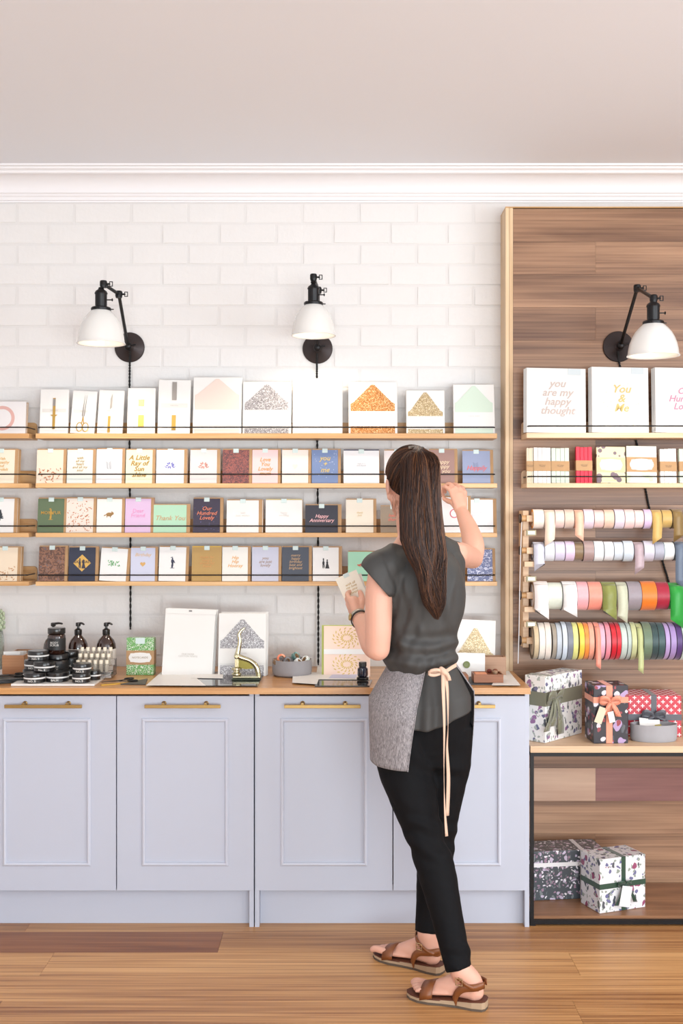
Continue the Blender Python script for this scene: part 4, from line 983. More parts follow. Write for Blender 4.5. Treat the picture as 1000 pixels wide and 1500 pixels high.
# black scissors and folded black pouch at far left
t = thing('black_folder', 'black folded leather pouch lying at the left end of the worktop', 'pouch', (-1.21, 4.15, c0))
bm = BM()
for i in range(3): box(bm, -.075, .075, -.05, .05, .0005+i*.006, .0055+i*.006, M=Matrix.Translation((0, 0, 0)) @ Matrix.Rotation(R(18+i*5), 4, 'Z'))
mk('pouch_layers', bm, dark_soft, t, world=False, bev=.001, seg=1)
def scissors(loc, rz, label, s=1.0, m=None):
    t = thing('scissors', label, 'scissors', loc, rot=(0, 0, rz)); m = m or mat((34, 32, 32), .35, metal=.5)
    for k, sx in enumerate((-1, 1)):
        bm = BM(); z = .001+k*.0022
        T = Matrix.Rotation(R(7*sx), 4, 'Z')
        prism_z(bm, [(-.006*s, 0), (.006*s, 0), (.004*s, .05*s), (-sx*.003*s, .078*s)], z, z+.002)
        prism_z(bm, [(-.005*s, 0), (.005*s, 0), (sx*.012*s+.003*s, -.03*s), (sx*.012*s-.003*s, -.03*s)], z, z+.002)
        ring = [Vector((sx*.0165*s+.0115*s*math.cos(a), -.046*s+.018*s*math.sin(a), z+.0022)) for a in [i*PI/9 for i in range(19)]]
        chain(bm, ring, [.003*s]*19, n=1, seg=8, round_=False)
        bmesh.ops.transform(bm, matrix=T, verts=bm.verts)
        mk('blade', bm, m, t, world=False, autosmooth=40)
    mk('pivot', lathe(BM(), [(.0035*s, .0002), (.0035*s, .0062), (.002*s, .0068)], seg=14), mat((120, 116, 110), .3, metal=.8), t, world=False)
    return t
scissors((X_(14, 4.17), 4.155, c0+.0185), R(100), 'black scissors lying on the dark pouch at the left', s=.9)
o = mk('wooden_ruler', boxb(-.075, .075, -.007, .007, 0, .003), mat((214, 168, 62), .5), world=False); o.location = (X_(177, 4.09), 4.085, c0); o.rotation_euler = (0, 0, R(33)); tag(o, 'short yellow wooden ruler under the black scissors', 'ruler')
scissors((X_(176, 4.12), 4.115, c0+.0035), R(118), 'black-handled scissors lying on the yellow ruler', s=.95)
o = mk('set_square', prism_z(BM(), [(X_(176, 4.055), 4.06), (X_(213, 4.055), 4.055), (X_(216, 4.19), 4.19)], c0, c0+.004), mat((70, 66, 62), .45)); tag(o, 'dark grey triangular set square right of the scissors', 'set square')
# green patterned box
gy = 4.30; gt = thing('patterned_box', 'green and white cane-pattern box with kraft band beside the tall white pack', 'box', (X_(205, gy), gy, c0), rot=(-R(2), 0, 0))
s = gy/F; gw, gh = 40*s, 54.5*s
gm = pattern((70, 146, 62), (232, 236, 222), 120, .38, kind='dots', c3=(110, 168, 96))
mk('box_body', boxb(-gw/2, gw/2, 0, .05, 0, gh), gm, gt, world=False, bev=.001, seg=1)
mk('belly_band', boxb(-gw/2-.0008, gw/2+.0008, -.001, .051, gh*.28, gh*.66), kraft, gt, world=False)
q = []
for i in range(32):
    g = 2*PI*i/32; e = 1+.05*math.cos(8*g)
    q.append((gw*.4*e*math.copysign(abs(math.cos(g))**.5, math.cos(g)), gh*.47+gh*.13*e*math.copysign(abs(math.sin(g))**.5, math.sin(g))))
mk('plaque', prism(BM(), q, -.0018, -.0011), paper, gt, world=False)
text('NOTECARDS', .0105, mat((150, 130, 100), .6), gt, (0, -.0021, gh*.47), shear=0)
mk('seal_sticker', boxb(-.018, .018, -.0014, .0, gh*.84, gh*1.0), seal_m, gt, world=False)
# tall white pack and loose sheets
gy = 4.27; s = gy/F; pw, phh = 74*s, 98*s
t = thing('paper_pack', 'tall plain white paper pack leaning on the bricks beside the green box', 'stationery', (X_(273.5, gy), gy, c0+.0003), rot=(-R(10), R(2), 0))
mk('packet', boxb(-pw/2, pw/2, 0, .012, 0, phh), paper, t, world=False, bev=.0008, seg=1)
mk('header_flap', boxb(-pw/2+.004, pw/2+.001, -.0016, -.0002, phh*.93, phh*1.005), paper, t, world=False)
mk('hook_clip', boxb(-.006, .006, -.003, -.0017, phh*.965, phh*.985), mat((120, 118, 116), .4, metal=.6), t, world=False)
text('FINE PAPER\nCOTTON WHITE', .0095, mat((196, 190, 182), .6), t, (0, -.0008, phh*.31), shear=0)
for k in range(2):
    b = thing('paper_pack', '%s paper pack behind the tall plain white one' % ['first', 'second'][k], 'stationery', (X_(273.5, gy)+.003*(k+1), gy+.015*(k+1), c0+.0003), 'white paper packs behind the front one', rot=(-R(10), R(2), 0))
    mk('packet', boxb(-pw/2, pw/2, 0, .011, 0, phh), paper, b, world=False, bev=.0008, seg=1)
s = 4.27/F
t = thing('envelope_pack', 'white packet with a silver glitter envelope, on the worktop behind the brass embosser', 'stationery', (X_(354, gy), gy, c0+.0003), rot=(-R(9), 0, 0))
pw, phh = 70*s, 92*s
mk('packet', boxb(-pw/2, pw/2, 0, .012, 0, phh), paper, t, world=False, bev=.0008, seg=1)
flap(t, pw, phh, glitter((104, 100, 104), (158, 154, 156), (245, 245, 245)), .44, .56, .9, lo=.17)
mk('belly_band', boxb(-pw/2+.0005, pw/2-.0005, -.0026, -.0017, phh*.2, phh*.44), paper, t, world=False); text('ENVELOPES', .007, mat((196, 190, 186), .6), t, (0, -.0029, phh*.36), shear=0)
for k in range(2):
    b = thing('envelope_pack', '%s white packet behind the silver glitter one on the worktop' % ['first', 'second'][k], 'stationery', (X_(354, gy)+.003*(k+1), gy+.015*(k+1), c0+.0003), 'white packets behind the silver glitter one on the worktop', rot=(-R(9), 0, 0))
    mk('packet', boxb(-pw/2, pw/2, 0, .011, 0, phh*(1+.01*k)), paper, b, world=False, bev=.0008, seg=1)
def flat(name, pts, z0, th, m, label, cat, group=None, bev=0, curl=None):
    """outline given as picture points lying on the worktop"""
    P = [(X_(px, yw(py)), yw(py)) for px, py in pts]
    o = mk(name, prism_z(BM(), P, z0, z0+th), m, bev=bev); return tag(o, label, cat, group)
flat('glass_board', [(266, 1006.5), (377, 1006.5), (388, 986), (284, 986)], c0, .005, mat((16, 16, 18), .04, coat=.5), 'black glass board under the brass embosser', 'board', bev=.0008)
flat('white_sheet', [(214, 1006.5), (301, 1006.8), (277, 987), (236, 987)], c0+.0056, .0008, paper, 'white sheet of paper sloping off the black board in front of the tall pack', 'paper')
flat('envelope', [(279, 996), (326, 997), (327, 990.5), (284, 990)], c0+.0068, .0008, paper, 'small white envelope on the black glass board', 'envelope')
# brass embosser
ez = c0+.0064; ey = 4.16
t = thing('embosser', 'polished brass hand-lever seal embosser on the black glass board', 'embosser', (X_(361, ey), ey, ez))
ybr = mat((206, 200, 168), .16, metal=1)
bm = boxb(X_(341, ey), X_(382, ey), ey-.024, ey+.024, ez+.0045, ez+.013); mk('base', bm, ybr, t, bev=.004, seg=3)
mk('foot_plate', boxb(X_(340, ey), X_(383, ey), ey-.026, ey+.026, ez, ez+.004), mat((60, 66, 50), .3, metal=.5), t)
mk('die', lathe(BM(), [(.014, .0132), (.018, .016), (.018, .022), (.012, .025), (.012, .032), (.019, .035), (.019, .042), (.009, .046)], c=(X_(346.5, ey), ey, ez), seg=26), ybr, t, autosmooth=35)
pv = W(347, 961, ey)
bm = BM()
chain(bm, [W(347, 961, ey), W(355, 964, ey), W(366, 968, ey), W(375, 976, ey), W(379, 990, ey)], [.011, .010, .009, .010, .009], n=5, seg=14)
mk('arm', bm, ybr, t, smooth=True)
mk('web', prism(BM(), [(X_(346, ey), Z_(963, ey)), (X_(366, ey), Z_(970, ey)), (X_(372, ey), Z_(979, ey)), (X_(360, ey), Z_(980, ey)), (X_(345, ey), Z_(978, ey))], ey-.004, ey+.004), mat((120, 112, 60), .2, metal=1), t)
bm = BM(); chain(bm, [pv+Vector((0, -.001, 0)), W(349, 952, ey), W(351, 940, ey), W(350, 930, ey), W(353, 924, ey), W(358, 920, ey)], [.011, .009, .0075, .007, .005, .0025], n=5, seg=14, flat=(0, 1, 0), ff=.7)
mk('lever', bm, ybr, t, smooth=True)
T = Matrix.Translation(pv+Vector((0, -.014, 0))) @ Matrix.Rotation(PI/2, 4, 'X')
mk('pivot', lathe(BM(), [(.010, -.026), (.010, .0), (.006, .003)], M=T, seg=20), ybr, t, autosmooth=35)
mk('plunger', boxb(X_(344, ey), X_(349.5, ey), ey-.006, ey+.006, ez+.046, pv.z-.004), ybr, t)
# concrete bowl of washi rolls
by = 4.30; bx_ = X_(427.5, by); br = 29*by/F; bhh = .062
t = thing('concrete_bowl', 'round grey concrete bowl holding washi tape rolls', 'bowl', (bx_, by, c0))
conc = mat((150, 146, 148), .8, bump=(60, .2), var=.08, varscale=20)
bm = lathe(BM(), [(br*.86, 0), (br*.97, .006), (br, .02), (br, bhh), (br-.005, bhh), (br-.006, .012), (0, .010)], c=(bx_, by, c0), seg=44, cap=False)
bm.faces.new([bm.verts.new((bx_+br*.86*math.cos(i*PI/22), by+br*.86*math.sin(i*PI/22), c0)) for i in range(44)])
mk('bowl_body', bm, conc, t, autosmooth=40)
wc = [((52, 44, 44), 'black', 420, 4.262, .052, (80, 0, 30)), ((226, 120, 84), 'coral', 412, 4.29, .058, (70, 30, 0)), ((222, 226, 226), 'silver striped', 437, 4.262, .047, (20, 50, 0)), ((86, 122, 118), 'sea green', 433, 4.31, .063, (60, 20, 40)), ((206, 214, 206), 'pale mint', 447, 4.29, .052, (30, -50, 0)), ((120, 90, 60), 'tan', 406, 4.27, .046, (10, 20, 0)), ((60, 90, 84), 'dark green', 427, 4.29, .022, (0, 0, 0)), ((190, 186, 180), 'grey', 443, 4.27, .02, (0, 10, 0)), ((110, 60, 60), 'brown', 411, 4.31, .022, (0, 0, 0))]
for c_, n_, px, Y, dz, rot in wc:
    r_ = .0175
    t2 = thing('washi_roll', '%s washi tape roll in the grey concrete bowl' % n_, 'tape', (X_(px, Y), Y, c0+.013+dz-.006), 'washi tape rolls in the concrete bowl', rot=tuple(R(a) for a in rot))
    mk('tape', lathe(BM(), [(.0105, -.0075), (r_-.001, -.0075), (r_, -.0065), (r_, .0065), (r_-.001, .0075), (.0105, .0075), (.0105, -.0075)], seg=28, cap=False), pattern(c_, tuple(min(255, v+60) for v in c_), 90, .6, kind='noise'), t2, world=False, autosmooth=40)
    mk('core', lathe(BM(), [(.0098, -.0074), (.0104, -.0074), (.0104, .0074), (.0098, .0074), (.0098, -.0074)], seg=20, cap=False), kraft, t2, world=False)
# peach and gold folder
gy = 4.26; s = gy/F
t = thing('patterned_folder', 'peach and gold damask stationery folder with green edge, left of the woman', 'stationery', (X_(508, gy), gy, c0+.0003), rot=(-R(10), 0, 0))
pw, phh = 68*s, 74*s
peach = mat((238, 208, 190), .5, coat=.2); gfo = mat((202, 170, 96), .35, metal=.4)
mk('cover', boxb(-pw/2, pw/2, 0, .006, 0, phh), peach, t, world=False)
mk('back_board', boxb(-pw/2-.008, pw/2, .0065, .012, 0, phh*1.02), mat((176, 186, 92), .5), t, world=False)
mk('white_band', boxb(-pw/2, pw/2, -.002, -.0003, phh*.44, phh*.54), paper, t, world=False)
bm = BM(); P = []
for cz_ in (.76, .24):
    for i in range(16):
        a = 2*PI*i/16
        for rr_ in (.018, .032, .046):
            x, z = rr_*math.cos(a+rr_*20)*1.15, phh*cz_+rr_*math.sin(a+rr_*20)*.8
            if abs(x) < pw*.46 and .02*phh < z < phh*.97 and not (.43 < z/phh < .55): P.append((x, z, .006, .0022, a))
blobs(bm, P, -.0007); mk('gold_print', bm, gfo, t, world=False)
flat('black_board', [(461, 1006.5), (541, 1006.5), (545, 998), (465, 998)], c0, .005, mat((18, 18, 20), .12, coat=.4), 'black board at the worktop edge left of the woman', 'board')
flat('envelope', [(428, 1002.5), (464, 1004.8), (470, 988), (429, 985.5)], c0+.0056, .0008, paper, 'white envelope overlapping the left black board edge', 'envelope')
flat('white_sheet', [(462, 998), (541, 998.5), (537, 978), (465, 978)], c0+.0066, .0008, paper, 'white sheet with a blue sketch left of the woman', 'paper')
flat('sketch_note', [(481, 996.5), (520, 997), (524, 990), (490, 988)], c0+.0076, .0005, mat((196, 200, 226), .6), 'pale blue note lying on the white sheet', 'paper')
# black rubber stamp / ink bottle by her elbow
def stamp(px, Y, label, z0):
    t = thing('ink_bottle', label, 'bottle', (X_(px, Y), Y, z0))
    mk('base', lathe(BM(), [(.021, 0), (.022, .002), (.022, .009), (.017, .011)], seg=28), gl_black, t, world=False, autosmooth=35)
    mk('bottle_body', lathe(BM(), [(.014, .0112), (.019, .014), (.020, .022), (.019, .042), (.012, .048)], seg=28), mat((20, 24, 44), .1, coat=.6), t, world=False, autosmooth=40)
    mk('cap', lathe(BM(), [(.013, .0482), (.0145, .05), (.0145, .064), (.013, .066)], seg=24), gl_black, t, world=False, autosmooth=35)
stamp(531, 4.13, 'dark ink bottle on the sheet beside the woman\'s left hip', c0+.0083)
# right of the woman
gy = 4.33; s = gy/F
t = thing('envelope_pack', 'white packet with a gold glitter envelope, on the worktop right of the woman', 'stationery', (X_(696, gy), gy+.03, c0+.0003), rot=(-R(9), R(2.5), 0))
pw, phh = 60*s, 78*s
mk('packet', boxb(-pw/2, pw/2, 0, .012, 0, phh), paper, t, world=False, bev=.0008, seg=1)
flap(t, pw, phh, glitter((140, 118, 84), (190, 168, 128), (244, 232, 204)), .34, .36, .84)
b = thing('envelope_pack', 'white packet behind the gold glitter one on the worktop', 'stationery', (X_(696, gy)-.008, gy+.048, c0+.0003), rot=(-R(9), R(1), 0))
mk('packet', boxb(-pw/2, pw/2, 0, .012, 0, phh*.99), paper, b, world=False, bev=.0008, seg=1)
open_box(X_(709, 4.27), X_(741, 4.27), 4.27, 4.325, c0, c0+.074, 'small open wooden box under the timber trim', wood((160, 120, 92), (190, 150, 120), sx=1.5, sz=14))
gy = 4.235; s = gy/F
t = thing('sealed_envelope', 'white envelope closed with an olive green wax seal', 'envelope', (X_(683, gy), gy, c0+.0003), rot=(-R(10), R(1.5), 0))
pw, phh = 54*s, 36*s
mk('envelope_body', boxb(-pw/2, pw/2, 0, .0025, 0, phh), paper, t, world=False)
mk('flap', prism(BM(), [(-pw/2, phh*.55), (pw/2, phh*.55), (pw/2, phh), (-pw/2, phh)], -.0012, -.0003), paper, t, world=False)
T = Matrix.Translation((0, -.0012, phh*.52)) @ Matrix.Rotation(PI/2, 4, 'X')
mk('wax_seal', lathe(BM(), [(.0125, 0), (.0135, .001), (.013, .0028), (.0105, .0032), (.0095, .0024), (.004, .0024), (.002, .0030)], M=T, seg=26), mat((112, 122, 70), .4), t, world=False, autosmooth=40)
flat('dark_tray', [(684, 1003.5), (733, 1003.5), (742, 985), (690, 985)], c0, .004, mat((48, 52, 58), .5), 'flat dark slate tray under the wooden stamp box', 'tray')
flat('white_card', [(720, 1006), (762, 1006), (745, 985), (731, 985)], c0+.0046, .0008, paper, 'white card at the right end of the worktop', 'paper')
y0b, z0b = 4.07, c0+.006
wsm = wood((130, 76, 44), (166, 104, 64), sx=2, sz=20)
t = thing('stamp_box', 'small dark wooden box of rubber stamps with compartments', 'box', (X_(714, y0b), y0b, z0b))
x0, x1 = X_(694, y0b), X_(737, y0b)
bm = boxb(x0, x1, y0b, y0b+.085, z0b, z0b+.012); box(bm, x0, x1, y0b, y0b+.005, z0b+.012, z0b+.03); box(bm, x0, x1, y0b+.08, y0b+.085, z0b+.012, z0b+.03); box(bm, x0, x0+.005, y0b+.005, y0b+.08, z0b+.012, z0b+.03); box(bm, x1-.005, x1, y0b+.005, y0b+.08, z0b+.012, z0b+.03)
mk('tray_body', bm, wsm, t); xm = x0+.055
mk('divider', boxb(xm, xm+.003, y0b+.0055, y0b+.0795, z0b+.0122, z0b+.028), wsm, t)
mk('divider', boxb(xm+.0035, x1-.0055, y0b+.04, y0b+.043, z0b+.0122, z0b+.028), wsm, t)
o = mk('ink_pad', boxb(x0+.008, xm-.003, y0b+.012, y0b+.072, z0b+.0124, z0b+.029), mat((226, 150, 110), .6), bev=.001); tag(o, 'square peach ink pad in the wooden stamp box', 'ink pad')
for i, (dx, dy, c_, n_) in enumerate([(.068, .055, (100, 44, 36), 'dark red'), (.09, .058, (120, 70, 50), 'brown'), (.085, .02, (150, 120, 96), 'tan')]):
    t2 = thing('rubber_stamp', '%s round handled stamp lying in the wooden stamp box' % n_, 'stamp', (x0+dx-.005, y0b+dy, z0b+.0124), 'stamps in the wooden box')
    mk('handle', lathe(BM(), [(.008, 0), (.0095, .003), (.009, .012), (.006, .016), (.009, .02), (.0095, .026), (.005, .030)], seg=20), mat(c_, .4), t2, world=False, autosmooth=50)
o = mk('wood_block', boxb(X_(677, 4.07), X_(686, 4.07), 4.07, 4.15, c0+.0046, c0+.035), wsm, bev=.006, seg=3); tag(o, 'rounded dark wooden block at the right of the woman\'s waist', 'block')

# ------------------------------------------------------------------ wrapped gifts
def gift(P0, ang, wx, wy, hz, m, label, rm, bands, name='wrapped_gift'):
    """P0 = near vertical edge foot; ang = heading of the right-hand face; wx along it, wy backwards"""
    t = thing(name, label, 'gift', P0, 'wrapped gift boxes', rot=(0, 0, ang))
    mk('wrapped_box', boxb(0, wx, 0, wy, 0, hz), m, t, world=False, bev=.0022, seg=2)
    e = .0009; o = .0022
    for b in bands:
        if b[0] == 'h':   # round the four sides
            z0, z1 = b[1]*hz, b[2]*hz; bm = BM()
            box(bm, -e, wx+e, -e, .0003, z0, z1); box(bm, -e, wx+e, wy-.0003, wy+e, z0, z1); box(bm, -e, .0003, 0, wy, z0, z1); box(bm, wx-.0003, wx+e, 0, wy, z0, z1)
        elif b[0] == 'x':  # over the top and down the front and back
            x0, x1 = b[1]*wx, b[2]*wx; bm = BM()
            box(bm, x0, x1, -e-.0004, .0003, .001, hz+e); box(bm, x0, x1, wy-.0003, wy+e+.0004, .001, hz+e); box(bm, x0, x1, -e-.0004, wy+e+.0004, hz-.0003, hz+e)
        else:
            y0, y1 = b[1]*wy, b[2]*wy; bm = BM()
            box(bm, -e-.0004, .0003, y0, y1, .001, hz+e); box(bm, wx-.0003, wx+e+.0004, y0, y1, .001, hz+e); box(bm, -e-.0004, wx+e+.0004, y0, y1, hz-.0003, hz+e)
        mk('ribbon_band', bm, rm, t, world=False)
    return t
def bow(t, c, rm, size=.035, wid=.02, tails=((-.03, -.09), (.02, -.11)), up=True, loops=True):
    c = Vector(c)
    b = mk('bow', ellip(BM(), c+Vector((0, -.006, 0)), (wid*.4, .006, wid*.45), seg=12), rm, t, world=False, smooth=True)
    if loops:
        for s_ in (-1, 1):
            pts = []
            for i in range(13):
                a = 2*PI*i/12; pts.append(c+Vector((s_*size*(.5-.5*math.cos(a)), -.006-.010*math.sin(a)*.8-.004, size*.28*math.sin(a)+size*.15*(1-math.cos(a))*.5)))
            ww = [Vector((0, -.25*wid, wid*(.55+.45*math.sin(PI*i/12)))) for i in range(13)]
            mk('loop', strip(BM(), pts, ww, .0005), rm, b, smooth=True, world=False).location = (0, 0, 0)
    for k, (dx, dz) in enumerate(tails):
        pts = [c+Vector((dx*f, -.008-.006*math.sin(PI*f)-.003*k, dz*f+(.006*math.sin(PI*f)))) for f in [i/8 for i in range(9)]]
        ww = [Vector((wid*(.5+.5*min(1, f*2)), -.006*math.sin(f*7+k), 0)) for f in [i/8 for i in range(9)]]
        mk('tail', strip(BM(), pts, ww, .0005), rm, b, smooth=True, world=False)
    return b
g0 = TT+.0006
wf = floral((236, 234, 232), [(150, 110, 150), (110, 110, 140), (170, 176, 170)], (84, 88, 96), scale=25, stem=(176, 184, 176))
df = floral((40, 38, 48), [(176, 150, 190), (214, 208, 214), (150, 60, 70)], (86, 90, 96), scale=17, stem=(70, 74, 84))
sage = mat((118, 118, 98), .4, sheen=.3); 
t = gift((X_(798.5, 4.075), 4.077, g0), math.atan2(.19, .176), .258, .088, .243, wf, 'tall white floral wrapped gift with a wide sage ribbon and bow', sage, [('h', .55, .76)])
# rectangular sage band over the top edge
mk('ribbon_band', boxb(.03, .05, -.0012, .0894, .2425, .2442), sage, t, world=False)
bow(t, (.052, -.002, .16), sage, size=.05, wid=.034, tails=((-.06, -.115), (-.02, -.10), (.03, -.135)))
pk = mat((236, 150, 122), .45, sheen=.3)
t = gift((X_(869.5, 4.07), 4.072, g0), R(3), .128, .12, .212, df, 'dark floral wrapped gift with a peach ribbon, in the middle of the display table', pk, [('h', .70, .80), ('x', .36, .54)])
bow(t, (.058, -.003, .155), pk, size=.04, wid=.02, tails=((-.016, -.05), (.03, -.055)))
tg = mk('gift_tag', boxb(-.014, .014, -.0006, .0006, -.06, 0, M=Matrix.Translation((.03, -.018, .135)) @ Matrix.Rotation(R(20), 4, 'Y')), mat((226, 206, 180), .6), t, world=False)
mk('gift_tag', boxb(-.011, .011, -.0006, .0006, -.04, 0, M=Matrix.Translation((.055, -.022, .12)) @ Matrix.Rotation(R(-12), 4, 'Y')), mat((236, 228, 222), .6), t, world=False)
# red paper with white crosses
t = thing('wrapped_gift', 'red gift wrapped in paper of white crosses with a grey bow, behind the oval bowl', 'gift', (X_(920, 4.2), 4.2, g0), 'wrapped gift boxes', rot=(0, 0, R(-2)))
gw_, gd, gh_ = .198, .15, .155
mk('wrapped_box', boxb(0, gw_, 0, gd, 0, gh_), mat((196, 42, 62), .4, coat=.2), t, world=False, bev=.002)
bm = BM()
nx, nz = 13, 10
for i in range(nx):
    for j in range(nz):
        if (i+j) % 2: continue
        cx_, cz_ = (i+.5)*gw_/nx, (j+.5)*gh_/nz; a, b_ = .0072, .0017
        box(bm, cx_-a, cx_+a, -.0005, .0002, cz_-b_, cz_+b_); box(bm, cx_-b_, cx_+b_, -.0005, .0002, cz_-a, cz_-b_); box(bm, cx_-b_, cx_+b_, -.0005, .0002, cz_+b_, cz_+a)
    for j in range(8):
        if (i+j) % 2: continue
        cx_, cy_ = (i+.5)*gw_/nx, (j+.5)*gd/8; a, b_ = .0072, .0017
        box(bm, cx_-a, cx_+a, cy_-b_, cy_+b_, gh_-.0002, gh_+.0005); box(bm, cx_-b_, cx_+b_, cy_-a, cy_+a, gh_-.0002, gh_+.0004)
mk('printed_crosses', bm, mat((240, 226, 226), .5), t, world=False)
gr = mat((86, 86, 94), .4, sheen=.3)
bm = BM(); box(bm, -.001, gw_+.001, -.0016, 0, .062, .085); mk('ribbon_band', bm, gr, t, world=False)
bm = BM(); box(bm, .085, .105, -.0024, 0, 0, gh_+.001); box(bm, .085, .105, -.0024, gd+.001, gh_, gh_+.0016); mk('ribbon_band', bm, gr, t, world=False)
bow(t, (.092, -.004, .08), gr, size=.045, wid=.02, tails=((-.03, -.03), (.06, -.03)))
# oval bowl with tags
by = 4.135; bxc = X_(957, by); a_, b_ = 34*by/F, .052
t = thing('oval_bowl', 'oval grey concrete bowl of gift tags on the display table', 'bowl', (bxc, by, g0))
S = Matrix.Translation((bxc, by, g0)) @ Matrix.Diagonal((a_, b_, 1, 1))
bm = lathe(BM(), [(.0, 0), (.93, 0), (.98, .006), (1.0, .02), (1.0, .062), (.95, .062), (.93, .012), (0, .010)], M=S, seg=48, cap=False)
mk('bowl_body', bm, mat((164, 162, 166), .8, bump=(60, .2), var=.05, varscale=20), t, autosmooth=40)
for i, (dx, dy, rz, c_, l_) in enumerate([(-.03, .01, 20, (238, 236, 232), 'white folded tag leaning at the left in the oval bowl'), (.0, .012, -8, (240, 238, 236), 'large white tag leaning across the oval bowl'), (.02, -.005, -25, (176, 160, 84), 'olive gold tag tucked in front in the oval bowl')]):
    o = mk('gift_tag', boxb(-.03, .03, -.0008, .0008, 0, .045 if i < 2 else .03), mat(c_, .6), world=False, bev=.0003, seg=1)
    if i == 2: o.scale = (.4, 1, 1)
    if i == 0: o.scale = (.6, 1, 1.15)
    o.location = (bxc+dx, by+dy, g0+.030); o.rotation_euler = (-R(30), R(8*(1-i)), R(rz*.4)); tag(o, l_, 'tag')
# lower shelf gifts
g1 = UB+.0006
df2 = floral((66, 72, 78), [(190, 176, 196), (226, 220, 226), (150, 120, 140)], (120, 126, 128), scale=34, stem=(100, 110, 112))
wt_r = mat((226, 222, 222), .5)
t = gift((.722, 4.20, g1), R(7), .28, .135, .185, df2, 'long dark grey floral gift with white ribbon on the lower shelf', wt_r, [('h', .68, .76), ('x', .66, .72)])
bow(t, (.195, -.002, .132), wt_r, size=.02, wid=.012, tails=((-.01, -.04), (.012, -.03)))
dg_ = mat((44, 74, 58), .4, sheen=.3)
wf2 = floral((232, 230, 232), [(150, 76, 110), (110, 110, 150), (150, 160, 150)], (84, 88, 96), scale=24, stem=(160, 170, 160))
t = gift((X_(878.5, 4.06), 4.064, g1), math.atan2(.07, .186), .198, .125, .197, wf2, 'white floral gift cube with dark green ribbon and white tag on the lower shelf', dg_, [('h', .44, .54), ('x', .47, .56)])
bow(t, (.10, -.002, .10), dg_, size=.028, wid=.014, tails=((-.035, -.075), (.045, -.07)))
q = boxb(-.022, .022, -.0006, .0006, -.075, 0, M=Matrix.Translation((.105, -.022, .095)) @ Matrix.Rotation(R(12), 4, 'Y'))
tg = mk('gift_tag', q, mat((234, 234, 236), .6), t, world=False)

# ------------------------------------------------------------------ the woman
skin = mat((226, 172, 150), .5, bump=(120, .06, .001), var=.05, varscale=9)
skin.node_tree.nodes['Principled BSDF'].inputs['Subsurface Weight'].default_value = .12
skin.node_tree.nodes['Principled BSDF'].inputs['Subsurface Radius'].default_value = (.02, .008, .005)
person = thing('person', 'woman from behind in grey blouse and black trousers, brown ponytail, reaching for a card', 'person', (.36, 3.6, 0))
V = Vector
HC = W(602.5, 706, 3.63)          # skull centre
HR = Matrix.Rotation(R(12), 3, 'Z') @ Matrix.Rotation(R(-6), 3, 'X')    # head turned to its left, chin slightly down
def H(x, y, z): return HC + HR @ V((x, y, z))
bm = BM()
ellip(bm, H(0, -.005, .012), (.074, .094, .095), HR, 40)
ellip(bm, H(0, .03, -.035), (.058, .06, .075), HR, 32); ellip(bm, H(0, -.022, -.038), (.066, .066, .062), HR, 32)
chain(bm, [H(-.053, -.008, -.058), H(-.03, .055, -.095), H(0, .075, -.105), H(.03, .055, -.095), H(.045, 0, -.06)], [.023, .018, .019, .018, .018], n=4)
chain(bm, [H(0, .088, .02), H(0, .105, -.018), H(0, .102, -.03)], [.007, .011, .012], n=4, seg=12)
ellip(bm, H(0, .088, -.058), (.024, .010, .006), HR, 14); ellip(bm, H(0, .088, -.068), (.020, .010, .006), HR, 14)
for s in (-1, 1):
    ellip(bm, H(s*.030, .083, .012), (.012, .010, .009), HR, 14)
    ellip(bm, H(s*.03, .088, .028), (.018, .008, .004), HR, 12)
    ellip(bm, H(s*.038, .07, -.03), (.022, .018, .022), HR, 14)
    # ear: rim and lobe
    q = [H(s*(.083+.004*math.sin(a*.5)), -.018+.013*math.cos(a), -.026+.028*math.sin(a)) for a in [R(-70+i*40) for i in range(8)]]
    chain(bm, q, [.0055]*8, n=3, seg=10); ellip(bm, H(s*.080, -.010, -.052), (.006, .009, .011), HR, 12); ellip(bm, H(s*.077, -.012, -.026), (.009, .014, .024), HR, 12)
# neck and trunk
shL, shR = W(560, 826, 3.53), W(669, 811, 3.68)
elL, wrL = W(553, 950, 3.53), W(525, 903, 3.77)
elR, wrR = W(692, 818, 4.0), W(677, 752, 4.235)
chain(bm, [H(0, -.025, -.04), W(603, 765, 3.615), W(611, 800, 3.60), W(615, 825, 3.60)], [.055, .051, .056, .07], n=5, seg=24)
chain(bm, [W(600, 784, 3.6), W(584, 806, 3.575), shL], [.034, .029, .038], n=4); chain(bm, [W(624, 782, 3.62), W(645, 798, 3.65), shR], [.034, .029, .038], n=4)
chain(bm, [W(614, 812, 3.62), W(616, 850, 3.61), W(618, 900, 3.61), W(616, 950, 3.61), W(618, 1000, 3.62), W(621, 1045, 3.63), W(622, 1075, 3.63)], [.084, .092, .090, .084, .098, .125, .11], n=5, seg=32, flat=(0, 1, 0), ff=.66)
# arms
chain(bm, [shL, W(555, 870, 3.528), W(554, 920, 3.525), elL], [.040, .044, .042, .039], n=5, seg=22)
chain(bm, [elL, W(547, 943, 3.58), W(537, 922, 3.68), wrL], [.039, .042, .036, .026], n=5, seg=22)
chain(bm, [shR, W(675, 813, 3.80), W(686, 816, 3.92), elR], [.038, .043, .039, .037], n=5, seg=22)
chain(bm, [elR, W(693, 799, 4.05), W(687, 775, 4.14), wrR], [.037, .040, .034, .025], n=5, seg=22)
def finger(bm, wrist, K, pts, r=.0088, mr=.0125):
    chain(bm, [wrist, wrist.lerp(K, .55), K], [.015, mr, mr*.88], n=3, seg=12)
    P = [K]+pts; rr = [r*1.12, r, r*.92, r*.78][:len(P)]
    chain(bm, P, rr, n=3, seg=12)
